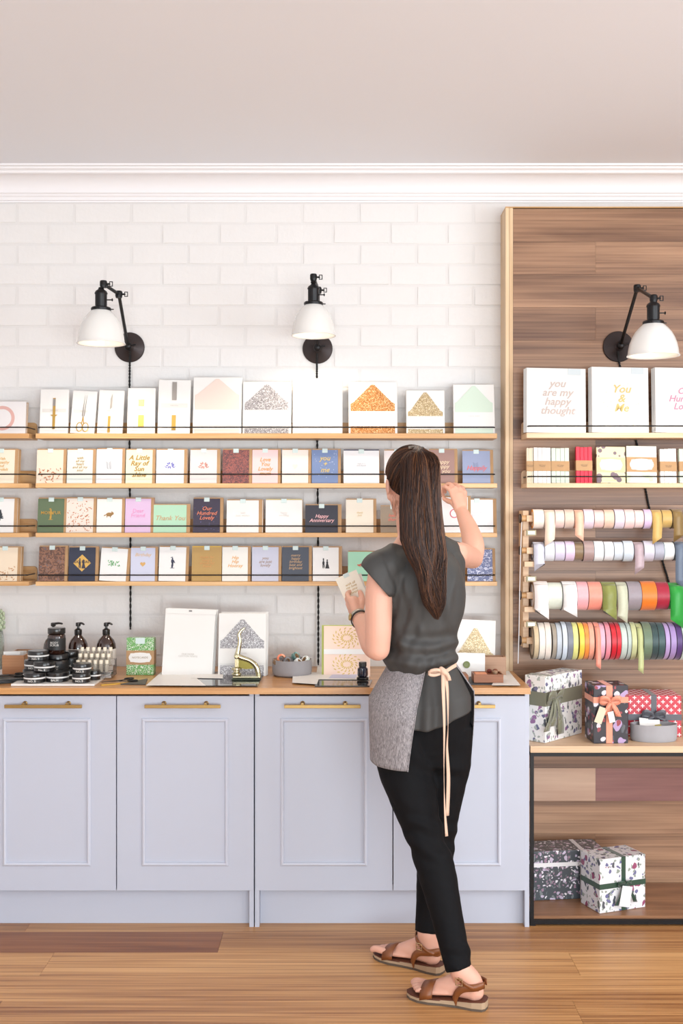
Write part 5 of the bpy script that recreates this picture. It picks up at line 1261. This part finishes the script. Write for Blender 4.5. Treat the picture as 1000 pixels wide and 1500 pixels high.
# right hand pinching the card
w2 = wrR+V((-.002, .01, .006))
finger(bm, w2+V((-.008, 0, 0)), W(660.5, 719, 4.30), [W(651, 713, 4.335), W(646.5, 719, 4.36), W(649.5, 727, 4.372)])
finger(bm, w2+V((-.003, 0, 0)), W(666.5, 715.5, 4.305), [W(658, 709, 4.345), W(651.5, 713, 4.37), W(652, 721, 4.382)])
finger(bm, w2+V((.003, 0, 0)), W(673.5, 716.5, 4.31), [W(668, 710, 4.35), W(661, 711, 4.38), W(660, 718, 4.385)])
finger(bm, w2+V((.008, 0, 0)), W(680, 721, 4.31), [W(677, 714, 4.345), W(671, 714, 4.37), W(669, 719, 4.375)], r=.0078)
chain(bm, [w2+V((-.012, .005, .005)), W(668, 742, 4.275), W(662, 736, 4.31), W(656, 734, 4.34), W(650, 730.5, 4.362)], [.015, .0145, .0115, .0105, .0085], n=3, seg=12)
chain(bm, [w2, W(671, 728, 4.28)], [.024, .026], n=3, seg=16, flat=(0, -1, .5), ff=.5)
# left hand holding the loose cards
w2 = wrL+V((-.002, .012, .004))
finger(bm, w2+V((0, 0, .006)), W(512.5, 879, 3.835), [W(508.5, 871, 3.865), W(512.5, 866.5, 3.89), W(519, 866, 3.905)])
finger(bm, w2+V((0, 0, .002)), W(511.5, 884, 3.845), [W(508, 877, 3.878), W(513, 873, 3.902), W(520, 872.5, 3.912)])
finger(bm, w2+V((0, 0, -.003)), W(512, 889.5, 3.85), [W(509.5, 884, 3.884), W(515, 880, 3.908), W(521, 880, 3.915)])
finger(bm, w2+V((0, 0, -.007)), W(514, 895, 3.85), [W(512.5, 891, 3.88), W(517, 888, 3.902), W(522, 888, 3.908)], r=.0078)
chain(bm, [w2+V((.006, 0, .006)), W(527.5, 890, 3.81), W(530, 881, 3.835), W(529.5, 873.5, 3.852), W(527, 867, 3.862)], [.015, .0145, .0118, .0105, .0085], n=3, seg=12)
chain(bm, [w2, W(519, 884, 3.83)], [.025, .027], n=3, seg=16, flat=(.6, -.5, 0), ff=.55)
# legs
kL, aL = W(624, 1236, 3.52), W(674, 1420, 3.375)
kR, aR = W(641, 1232, 3.66), W(626, 1368, 3.64)
chain(bm, [W(592, 1065, 3.62), W(596, 1110, 3.60), W(609, 1175, 3.56), kL], [.074, .070, .056, .044], n=5, seg=24)
chain(bm, [kL, W(637, 1270, 3.50), W(654, 1340, 3.44), aL], [.044, .047, .038, .033], n=5, seg=24)
chain(bm, [W(652, 1062, 3.64), W(650, 1110, 3.65), W(645, 1175, 3.66), kR], [.070, .066, .052, .042], n=5, seg=24)
chain(bm, [kR, W(638, 1268, 3.67), W(631, 1325, 3.66), aR], [.042, .045, .037, .032], n=5, seg=24)
# feet: heel, ankle, instep, ball, toes
def foot(bm, heel, toe, ank, inner, lift=.022):
    h, t = V(heel), V(toe); d = (t-h).normalized(); s = V((0, 0, 1)).cross(d).normalized()
    L_ = (t-h).length; f = lambda a, z, o=0: h+d*L_*a+s*o+V((0, 0, z+lift))
    chain(bm, [ank, f(.13, .052), f(.1, .022)], [.034, .032, .026], n=4, seg=20)
    chain(bm, [f(.08, .024), f(.25, .03), f(.45, .028), f(.65, .014), f(.78, .010)], [.025, .029, .028, .020, .012], n=5, seg=20)
    chain(bm, [ank+V((0, 0, -.01)), f(.3, .055), f(.48, .034), f(.66, .015)], [.029, .025, .021, .015], n=5, seg=18)
    chain(bm, [f(.4, .016), f(.62, .013), f(.76, .011)], [.03, .038, .036], n=4, seg=20, flat=(0, 0, 1), ff=.36)
    for k in range(5):
        o = (.028-.0145*k)*inner; ll = [1.0, .985, .955, .92, .875][k]; r = [.0115, .008, .0078, .0072, .0068][k]
        chain(bm, [f(.7, .011, o*.9), f(ll-.09, .0145, o), f(ll-.03, .009, o)], [r*1.05, r, r*.9], n=3, seg=12)
    return f, d, s
FL = foot(bm, (.424, 3.365, 0), (.208, 3.455, 0), aL, -1)     # near foot (her left)
FR = foot(bm, (.315, 3.625, 0), (.115, 3.765, 0), aR, 1)     # far foot (her right)
body = fuse('body', bm, skin, person, voxel=.0036, it=4, fac=.5)

# trousers
bm = BM()
chain(bm, [W(619, 1000, 3.62), W(621, 1035, 3.63), W(621, 1072, 3.635)], [.125, .154, .145], n=5, seg=32, flat=(0, 1, 0), ff=.74)
chain(bm, [W(590, 1062, 3.62), W(593, 1118, 3.60), W(608, 1178, 3.56), W(624.5, 1232, 3.52), W(638, 1272, 3.49), W(655, 1345, 3.435), W(672.5, 1421, 3.376)], [.094, .0905, .073, .0585, .0605, .049, .0415], n=5, seg=28, round_=False)
chain(bm, [W(654, 1060, 3.64), W(652, 1118, 3.65), W(646, 1178, 3.66), W(642, 1230, 3.66), W(636, 1276, 3.67), W(630, 1325, 3.66), W(624.5, 1366, 3.642)], [.088, .082, .066, .055, .058, .047, .039], n=5, seg=28, round_=False)
def crease(co, n):
    a = 0
    for (c, rad, fr) in ((W(628, 1228, 3.5), .11, 95), (W(640, 1232, 3.63), .1, 90), (aL+V((0, 0, .04)), .06, 110), (W(592, 1120, 3.5), .16, 38), (W(650, 1120, 3.6), .12, 40)):
        d = (co-c).length
        if d < rad: a += (1-(d/rad)**2)*.0055*(math.sin(fr*(co.z+.35*co.x)+4*noise.noise(co*9)))
    return n*(a+.0012*noise.noise(co*40))
denim = mat((13, 13, 16), .8, spec=.2, bump=(700, .3, .0008), var=.12, varscale=30)
tro = fuse('trousers', bm, denim, person, voxel=.005, it=3, disp=crease)

# blouse: trunk shell with cap sleeves
bm = BM()
chain(bm, [W(614, 822, 3.60), W(617, 836, 3.60), W(620, 860, 3.60), W(621, 895, 3.60), W(617, 930, 3.60), W(615, 958, 3.60), W(616, 974, 3.60)], [.100, .118, .128, .121, .108, .118, .112], n=5, seg=36, flat=(0, 1, 0), ff=.86, rf=.35)
chain(bm, [W(604, 824, 3.6), W(584, 820, 3.575), W(562, 828, 3.537), W(554, 846, 3.528), W(553, 870, 3.528)], [.042, .049, .055, .056, .056], n=5, seg=26, round_=False)
chain(bm, [W(572, 838, 3.565), W(596, 882, 3.585)], [.062, .074], n=4, seg=24, round_=True)
chain(bm, [W(626, 812, 3.61), W(642, 806, 3.64), W(659, 809, 3.67), W(670, 812, 3.725)], [.040, .043, .047, .047], n=5, seg=26, round_=False)
chain(bm, [W(660, 826, 3.66), W(650, 862, 3.635)], [.056, .062], n=4, seg=24)
bcl = W(615, 970, 3.6)
def bfold(co, n):
    px = 500+co.x*F/co.y; py = 750+(CH-co.z)*F/co.y
    k = .5+.5*math.tanh((py-840)/40)
    a = .015*noise.noise(V((co.x*20+co.z*7, co.y*6, co.z*2.6)))+.0045*math.exp(-((px-592)/26)**2-((py-905)/60)**2)*math.sin((px+.28*py)*.34+2*noise.noise(co*7))+.0035*noise.noise(V((co.x*34+co.z*12, co.y*8, co.z*4+7)))
    # sagging swags above the waist, gathers towards the belt
    lo = math.exp(-((py-955)/26)**2)
    a += lo*.0075*math.sin((py-900-.0045*(px-560)*(665-px))*.21+2.5*noise.noise(co*5))
    a += math.exp(-((py-972)/12)**2)*.003*math.sin(px*.3+4*noise.noise(co*9))
    # folds running from the left sleeve
    a += .006*math.exp(-((px-578-(py-860)*.1)/10)**2)*k
    for (xa, ya, xb, yb2, w_, am) in ((556, 812, 580, 872, 4.0, .0045), (572, 806, 596, 925, 5.0, .005), (588, 812, 606, 960, 6.0, .004), (672, 815, 650, 900, 5, .0035), (664, 850, 648, 940, 5, .0035)):
        t_ = (py-ya)/(yb2-ya)
        if -.1 < t_ < 1.1: a += am*math.exp(-((px-xa-(xb-xa)*t_)/w_)**2)*max(0, math.sin(PI*(t_+.1)/1.2))**.7
    q = co+n*a
    px = 500+q.x*F/q.y; py = 750+(CH-q.z)*F/q.y
    if px < 573 and py < 886:      # slanted opening of the left cap sleeve
        d = ((px-529)*-.743+(py-829)*.669)
        if d > 0: q = q-V((-.743, 0, -.669))*(d*q.y/F)
    return q-co
blouse_m = mat((66, 65, 64), .6, bump=(500, .12, .0006), var=.04, varscale=12, spec=.35)
blo = fuse('blouse', bm, blouse_m, person, voxel=.0052, it=7, disp=bfold)
# hem piping round the sleeve openings
for pts in ([(530, 826, 3.50), (538, 838, 3.46), (551, 852, 3.447), (565, 866, 3.455), (574, 880, 3.48)],):
    pass

# blouse tail below the belt
cxh, cyh = X_(620, 3.62), 3.625
def shell(name, m, ph0, ph1, ztop, zbot, ra, rb_, mod=lambda p: 1, nphi=90, nz=24, th=.0012, wav=0, fold=0, parent=person, sm=True):
    bm = BM(); rows = []
    for j in range(nz+1):
        v = j/nz; row = []
        for i in range(nphi+1):
            u = i/nphi
            p0, p1 = ph0(v), ph1(v); ph = p0+(p1-p0)*u
            zt_, zb_ = ztop(ph), zbot(ph); z = zt_+(zb_-zt_)*v
            k = wav*(.3+v)*math.sin(fold*ph+2.2*math.sin(ph*3)+v*1.5)
            aa, bb = (ra(v)+k)*mod(ph), (rb_(v)+k)*mod(ph)
            row.append(bm.verts.new((cxh+aa*math.sin(ph), cyh-bb*math.cos(ph), z)))
        rows.append(row)
    for a, b in zip(rows, rows[1:]):
        for i in range(nphi): bm.faces.new((a[i], a[i+1], b[i+1], b[i]))
    o = mk(name, bm, m, parent, smooth=True)
    s = o.modifiers.new('solid', 'SOLIDIFY'); s.thickness = th; s.offset = -1
    return o
hz = lambda px_y: Z_(px_y, 3.5)
def lerp(a, b, t): return a+(b-a)*max(0, min(1, t))
tailz = lambda ph: Z_(1071-26*max(0, math.sin(ph*1.0))**1.2*(1 if ph > 0 else 0)-22*(max(0, -math.sin(ph)))**2, 3.49)
shell('blouse_tail', blouse_m, lambda v: R(-100), lambda v: R(100), lambda ph: Z_(972, 3.5), tailz, lambda v: lerp(.096, .150, v*1.35)+.006*v, lambda v: lerp(.090, .136, v*1.5)+.010*v, nphi=150, nz=30, wav=.0040, fold=12)
linen = pattern((96, 92, 96), (176, 170, 172), 240, .5, soft=.22, rough=.8, coat=0, stretch=(1, 1, .25))
apz_top = lambda ph: Z_(971, 3.5)
def ap_bot(ph):
    # ph runs from the back-left edge (-20 deg) round the front to the right side (-280 deg)
    d = -math.degrees(ph); return Z_(lerp(1121, 1084, (d-60)/200), 3.55)
shell('apron', linen, lambda v: R(lerp(4, -20, (v*1.0)**.6)), lambda v: R(lerp(-288, -277, v)), apz_top, ap_bot, lambda v: lerp(.103, .176, v*2.4)+.004*math.sin(v*3), lambda v: lerp(.100, .166, v*1.9)+.006*v, mod=lambda p: 1-.085*lerp(0, 1, (-math.degrees(p)-200)/50), nphi=170, nz=36, wav=.003, fold=7, th=.0016)
# apron edge hem (cord along the back-left edge)
hp = []
for j in range(37):
    v = j/36; ph = R(lerp(4, -20, v**.6)); k = .003*(.3+v)*math.sin(7*ph+2.2*math.sin(ph*3)+v*1.5)
    aa, bb = lerp(.103, .176, v*2.4)+.004*math.sin(v*3)+k+.001, lerp(.100, .166, v*1.9)+.006*v+k+.001
    hp.append(V((cxh+aa*math.sin(ph), cyh-bb*math.cos(ph), apz_top(ph)+(ap_bot(ph)-apz_top(ph))*v)))
mk('apron_hem', chain(BM(), hp, [.0017]*37, n=1, seg=6), linen, person, smooth=True)
tie = mat((222, 186, 162), .6, bump=(400, .2), sheen=.2)
# apron tie: waist strap, knot, loop and two long ends
bm = BM()
bb = 3.488
strip(bm, [W(668, 974, 3.53), W(661, 978, 3.505), W(655, 982, 3.488), W(650, 985, 3.482)], (.0, .0, .012), .0012)
strip(bm, [W(627, 986, 3.490), W(636, 985, 3.482), W(645, 983, 3.478), W(651, 984, 3.478)], (.0, .0, .014), .0014)
mk('waist_tie', bm, tie, person, smooth=False)
bm = BM(); chain(bm, [W(646, 980, 3.474), W(650, 984, 3.470), W(654, 988, 3.474)], [.008, .010, .008], n=3, seg=12); mk('tie_knot', bm, tie, person, smooth=True)
bm = BM()
q = [W(648, 984, 3.472), W(640, 981, 3.462), W(630, 983, 3.462), W(629, 988, 3.466), W(637, 989, 3.468), W(647, 986, 3.472)]
strip(bm, [V(p) for p in catmull(q, 4)], (0, .002, .009), .0008); mk('tie_loop', bm, tie, person, smooth=True)
bm = BM(); q = [W(652, 984, 3.468), W(656, 990, 3.462), W(658, 997, 3.466)]; strip(bm, [V(p) for p in catmull(q, 4)], (.012, 0, .002), .0008); mk('tie_loop', bm, tie, person, smooth=True)
q = [W(649, 984, 3.468), W(649, 1010, 3.462), W(650.5, 1060, 3.45), W(650, 1120, 3.452), W(651, 1180, 3.452), W(654, 1225, 3.45)]
mk('tie_end', strip(BM(), [V(p) for p in catmull(q, 8)], [(V((.0125*math.cos(i*.06), .006*math.sin(i*.11), 0))) for i in range(41)], .0008), tie, person, smooth=True)
q = [W(651, 984, 3.470), W(655, 1012, 3.468), W(656, 1060, 3.462), W(654.5, 1095, 3.462), W(656.5, 1140, 3.468), W(655, 1195, 3.468)]
mk('tie_end', strip(BM(), [V(p) for p in catmull(q, 8)], [(V((.0115*math.cos(i*.09), .008*math.sin(i*.13), 0))) for i in range(41)], .0008), tie, person, smooth=True)

# sandals
tan = mat((128, 72, 34), .45, bump=(150, .1), coat=.1); sole_m = mat((176, 150, 122), .7); dark_sole = mat((92, 78, 66), .8)
def sandal(Fo, ank, toe_side, heel, toe, name_label, side):
    f, d, s = Fo; h, t = V(heel), V(toe); L_ = (t-h).length
    sd = bpy.data.objects.new('sandal', None); C.objects.link(sd); sd.parent = person; sd.location = h-V((.36, 3.6, 0))
    out = [(-.075, 0), (-.065, .018), (-.03, .028), (.1, .033), (.3, .030), (.5, .035), (.68, .043), (.82, .042), (.93, .032), (1.0, .016), (1.025, 0)]
    pts = [(a, w_) for a, w_ in out]+[(a, -w_) for a, w_ in out[-2:0:-1]]
    def pl(z0, z1, sc=1.0):
        bm = BM(); A = []; B_ = []
        for a, w_ in pts:
            p = h+d*L_*a+s*w_*sc
            wedge = .012*max(0, 1-max(a, 0)/.5)
            A.append(bm.verts.new((p.x, p.y, z0(wedge)))); B_.append(bm.verts.new((p.x, p.y, z1(wedge))))
        n = len(A); bm.faces.new(A[::-1]); bm.faces.new(B_)
        for i in range(n): bm.faces.new((A[i], A[(i+1) % n], B_[(i+1) % n], B_[i]))
        return bm
    ch = lambda nm, bm, m, **k: mk(nm, bm, m, sd, **k)
    ch('outsole', pl(lambda w_: .0, lambda w_: .007), dark_sole)
    ch('midsole', pl(lambda w_: .0072, lambda w_: .0145+w_, .985), sole_m)
    ch('insole', pl(lambda w_: .0147+w_, lambda w_: .0172+w_, .97), mat((96, 52, 34), .6))
    # toe strap
    def arch(a0, w0, hgt, a1=None, n=14, wid=.03):
        P = []
        for i in range(n+1):
            th = PI*i/n; aa = a0+(a1-a0)*i/n if a1 is not None else a0
            P.append(h+d*L_*aa+s*w0*math.cos(th)+V((0, 0, .016+hgt*math.sin(th)**.8)))
        return P
    ch('toe_strap', strip(BM(), arch(.70, .0445, .040), d*.040-V((0, 0, .012)), .0012), tan, smooth=True)
    # ankle strap up from the instep and round the leg
    aa_ = (V(ank)-h).dot(d)/L_; so = (V(ank)-h).dot(s)*.5; c = h+d*L_*(aa_*.45+.13*.55)+s*so+V((0, 0, .088)); P = []
    for i in range(25):
        a = 2*PI*i/24; P.append(c+d*(.043*math.cos(a)+.002)+s*.0395*math.sin(a)+V((0, 0, .026*math.cos(a))))
    ch('ankle_strap', strip(BM(), P, V((0, 0, .012)), .0012), tan, smooth=True)
    for sg in (-1, 1):
        P = [h+d*L_*.33+s*sg*.031+V((0, 0, .018)), h+d*L_*.29+s*sg*.036+V((0, 0, .045)), h+d*L_*.2+s*sg*.040+V((0, 0, .066)), h+d*L_*.04+s*sg*.032+V((0, 0, .072)), h-d*.012+s*sg*.012+V((0, 0, .076))]
        P = [V(p) for p in catmull(P, 5)]
        ch('side_strap', strip(BM(), P, [V((0, 0, .024))*(1-.2*i/len(P))+d*.012*(1-i/len(P)) for i in range(len(P))], .0012), tan, smooth=True)
    c2 = c+s*side*.042+d*.012
    bk = BM(); e = .010
    rg = [c2+d*x*e+V((0, 0, z*e)) for x, z in ((-1, -1), (1, -1), (1, 1), (-1, 1), (-1, -1))]
    for a, b in zip(rg, rg[1:]): chain(bk, [a, b], [.0014, .0014], n=1, seg=6)
    chain(bk, [c2+V((0, 0, .008))-d*.008, c2+V((0, 0, -.002))+d*.008], [.001, .001], n=1, seg=6)
    ch('buckle', bk, mat((206, 180, 140), .25, metal=.9), smooth=True)
sandal(FL, aL, -1, (.424, 3.365, 0), (.208, 3.455, 0), 'near', 1)
sandal(FR, aR, 1, (.315, 3.625, 0), (.115, 3.765, 0), 'far', 1)
# bracelets on the left wrist
ax = (elL-wrL).normalized(); bc = wrL+ax*.012
def bangle(c, r, th, wd, m, nm):
    e1 = ax.orthogonal().normalized(); e2 = ax.cross(e1)
    P = [c+e1*r*math.cos(2*PI*i/28)+e2*r*math.sin(2*PI*i/28) for i in range(29)]
    return mk(nm, strip(BM(), P, ax*wd, th), m, person, smooth=True)
bangle(bc, .0305, .0014, .011, mat((178, 172, 160), .35, metal=.6), 'watch_strap')
bangle(bc+ax*.017, .032, .0016, .005, mat((30, 26, 24), .5), 'bracelet')
e1 = V((-1, -.35, .1)).normalized(); e1 = (e1-ax*e1.dot(ax)).normalized()
M_ = Matrix.Translation(bc+e1*.0335) @ e1.to_track_quat('Z', 'Y').to_matrix().to_4x4()
mk('watch_face', lathe(BM(), [(.011, -.003), (.0125, 0), (.011, .0025), (.009, .003)], M=M_, seg=24), mat((200, 170, 110), .25, metal=.9), person, autosmooth=40)

# hair
def hair_material():
    m = bpy.data.materials.new('hair'); m.use_nodes = True; nt = m.node_tree; L = nt.links.new
    b = nt.nodes['Principled BSDF']; g = nt.nodes.new('ShaderNodeNewGeometry')
    r = ramp(nt, [(0, (30, 15, 10)), (.5, (52, 28, 17)), (.82, (84, 49, 29)), (1, (132, 86, 52))]); L(g.outputs['Random Per Island'], r.inputs[0]); L(r.outputs[0], b.inputs['Base Color'])
    b.inputs['Roughness'].default_value = .48; b.inputs['Specular IOR Level'].default_value = .45
    return m
hair_m = hair_material(); scalp_m = mat((46, 26, 18), .6)
def strands(name, curves, m, parent):
    """curves: list of (points Nx3, radius); three-sided tapering strands as one mesh"""
    Vs, Fs = [], []; base = 0
    for P, r in curves:
        P = np.asarray(P); n = len(P); T = np.gradient(P, axis=0); T /= np.linalg.norm(T, axis=1)[:, None]+1e-9
        ref = np.array([.3, -.9, .2]); A = np.cross(T, ref); A /= np.linalg.norm(A, axis=1)[:, None]+1e-9; B = np.cross(T, A)
        tt = np.linspace(0, 1, n); rad = r*(1-.75*tt**4)
        for k in range(3):
            a = 2*PI*k/3; Vs.append(P+(A*math.cos(a)+B*math.sin(a))*rad[:, None])
        for i in range(n-1):
            for k in range(3):
                k2 = (k+1) % 3; Fs.append((base+k*n+i, base+k2*n+i, base+k2*n+i+1, base+k*n+i+1))
        base += 3*n
    me = bpy.data.meshes.new(name); me.from_pydata(np.concatenate(Vs).tolist(), [], Fs); me.shade_smooth()
    me.transform(Matrix.Translation(-wloc(parent)))
    return link(name, me, m, parent)
hr = np.random.RandomState(3)
# cap: strands combed over the skull to the tie
tie_dir = V((.10, -.62, .80)).normalized()          # in head frame
A3 = V((.083, .101, .1025)); off = V((0, -.005, .012))
def onskull(dv, lift=0):
    d_ = dv.normalized(); az = A3.z if d_.z > 0 else .150; k = 1/math.sqrt((d_.x/(A3.x+lift))**2+(d_.y/(A3.y+lift))**2+(d_.z/(az+lift))**2)
    return H(*(d_*k+off))
bm = BM(); NU, NV = 40, 24; rows = []
curves = []
def hairline(a):
    """direction on the skull where the hair starts, a measured round from the face"""
    # a=0 forehead, +-90 temples/ears, 180 nape
    c = math.cos(a); el = R(34)*max(0, c)**1.0-R(46)*max(0, -c)**.45+R(3)*(1-abs(c))
    return V((math.sin(a)*math.cos(el), math.cos(a)*math.cos(el), math.sin(el)))
for i in range(2600):
    a = hr.uniform(-PI, PI); s0 = hairline(a); s0 = (s0+V(hr.normal(0, .025, 3))).normalized()
    st = hr.uniform(0, .35)
    P = []; lf = hr.uniform(-.001, .0035)
    ang = s0.angle(tie_dir)
    jit = V(hr.normal(0, .06, 3))
    for k in range(13):
        t = st+(1-st)*k/12
        d_ = (s0*math.sin((1-t)*ang)+tie_dir*math.sin(t*ang))/max(1e-4, math.sin(ang))
        d_ = (d_+jit*math.sin(PI*t)*.35).normalized()
        P.append(onskull(d_, lf+.004*math.sin(PI*t)))
    curves.append((P, hr.uniform(.0006, .0012)))
# cap base
vs = []
for j in range(15):
    t = j/14*.93
    row = []
    for i in range(48):
        s0 = hairline(-PI+2*PI*i/48); ang = s0.angle(tie_dir)
        d_ = (s0*math.sin((1-t)*ang)+tie_dir*math.sin(t*ang))/math.sin(ang)
        row.append(bm.verts.new(onskull(d_, -.0005)))
    rows.append(row)
for a, b in zip(rows, rows[1:]):
    for i in range(48): bm.faces.new((a[i], a[(i+1) % 48], b[(i+1) % 48], b[i]))
bm.faces.new(rows[-1])
hair = mk('hair', bm, scalp_m, person, smooth=True)
hr_o = strands('combed_strands', curves, hair_m, hair)
# ponytail
TP = onskull(tie_dir, .008)
prof = [  # py, px centre, half-width px, depth Y, half-depth m
 (656, 612, 13, 3.515, .016), (663, 614, 24, 3.495, .026), (680, 615.5, 27.5, 3.478, .033), (710, 615.5, 28, 3.462, .034), (750, 616, 29.5, 3.455, .034), (790, 619, 31.5, 3.452, .033), (815, 625, 28.5, 3.448, .030),
 (840, 631.5, 21, 3.446, .024), (865, 634, 19, 3.446, .02), (885, 636, 16, 3.447, .016), (908, 640, 3, 3.45, .006)]
def pprof(t):
    x = t*(len(prof)-1); i = min(len(prof)-2, int(x)); f = x-i
    return [a+(b-a)*f for a, b in zip(prof[i], prof[i+1])]
NS = 24
tab = [pprof(k/(NS-1)) for k in range(NS)]
curves = []
clumps = [(hr.uniform(0, 2*PI), math.sqrt(hr.uniform(0, 1)), hr.uniform(0, 6), hr.uniform(.5, 1.5)) for _ in range(46)]
for i in range(5200):
    ca, cr, cph, cam_ = clumps[hr.randint(46)]
    u0, v0 = cr*math.cos(ca), cr*math.sin(ca)
    du, dv = hr.normal(0, .09), hr.normal(0, .09)
    if hr.rand() < .35:
        a2 = hr.uniform(0, 2*PI); r2 = math.sqrt(hr.rand()); u0, v0 = r2*math.cos(a2), r2*math.sin(a2)
    end = hr.choice([1.0, .93, .86, .8, .72], p=[.22, .22, .2, .2, .16])*hr.uniform(.9, 1.0)
    P = []
    for k in range(NS):
        kk = k/(NS-1)*end; py, px, hw, Y, hd = pprof(kk)
        tight = lerp(.25, 1, kk*6)
        cl = 1-.5*max(0, kk-.55)*cam_; u = (u0*tight*cl+du*tight)+.42*math.sin(kk*11+cph)*cam_*kk*kk+.15*math.sin(kk*8+cph*2)*min(1, kk*3); v = (v0*tight+dv*tight)+.2*math.cos(kk*9+cph)*kk
        nrm = math.hypot(u, v)
        if nrm > 1.06: u, v = u/nrm*1.06, v/nrm*1.06
        p = W(px, py, Y); P.append((p.x+u*hw*Y/F, p.y+v*hd, p.z))
    P = np.array(P)
    q0 = onskull(tie_dir+V((.30*u0+hr.normal(0, .03), abs(hr.normal(.34, .2)), .1)), .0045)
    P = np.concatenate([[np.array(q0)], [np.array(TP)*.6+P[0]*.4+np.array((u0*.010, 0, .003+hr.uniform(-.004, .002)))], P[1:]])
    curves.append((P, hr.uniform(.0006, .00115)))
strands('ponytail', curves, hair_m, hair)
# filler core so the tail is dense
bm = BM()
chain(bm, [W(p[1], p[0]+(12 if i == 0 else 0), p[3]+.004) for i, p in enumerate(prof[2:-2])], [p[2]*3.46/F*.66 for p in prof[2:-2]], n=3, seg=20, flat=(0, 1, 0), ff=.6, rf=.4)
mk('ponytail_core', bm, scalp_m, hair, smooth=True)
mk('hair_tie', chain(BM(), [TP+V((0, 0, -.012))+HR @ (V((math.cos(a)*.013, -.002, math.sin(a)*.009))) for a in [i*PI/8 for i in range(17)]], [.0035]*17, n=1, seg=8), mat((30, 22, 20), .7), hair, smooth=True)
# loose wisps at the nape and temple
curves = []
for i in range(60):
    p0 = H(-.062+hr.uniform(-.01, .02), -.03+hr.uniform(-.02, .02), -.05+hr.uniform(-.02, .01))
    P = [p0+V((hr.normal(0, .001)+.004*math.sin(k*.7+i)*k/8, -.004*k/8, -.007*k)) for k in range(9)]
    if i % 3 == 0: curves.append((P, .0004))
strands('loose_wisps', curves, hair_m, hair)

# cards in her hands
t = thing('greeting_card', 'cream card with pale green seal held in the woman\'s left hand, tilted', 'card', W(521, 874, 3.885), rot=(-R(8), R(-24), R(6)))
s = 3.885/F
mk('card_face', boxb(-17*s, 17*s, -.0016, 0, -8*s, 36*s), mat((248, 242, 226), .55), t, world=False)
mk('seal_sticker', boxb(-.010, .010, -.0028, .001, 36*s-.011, 36*s+.003), seal_m, t, world=False)
text('with all\nmy love\nto you\nalways', .0125, foil(GOLD), t, (0, -.0022, 14*s), shear=.3)
t = thing('greeting_card', 'second card held behind the cream one in the woman\'s left hand', 'card', W(523, 874, 3.893), rot=(-R(8), R(-17), R(6)))
mk('card_face', boxb(-16*s, 16*s, -.001, .001, -8*s, 31*s), mat((232, 224, 214), .6), t, world=False)
card(645, 689, 727.5, 780.6, WY, ZS[2], (240, 240, 242), 'white card with a pink floral ring, pinched by the woman\'s right hand', mot='ring', mcol=(224, 110, 130), yoff=-.0, stack=0, seal=False, tilt=R(2.5))
finish_texts()
for m_ in bpy.data.meshes:
    pass
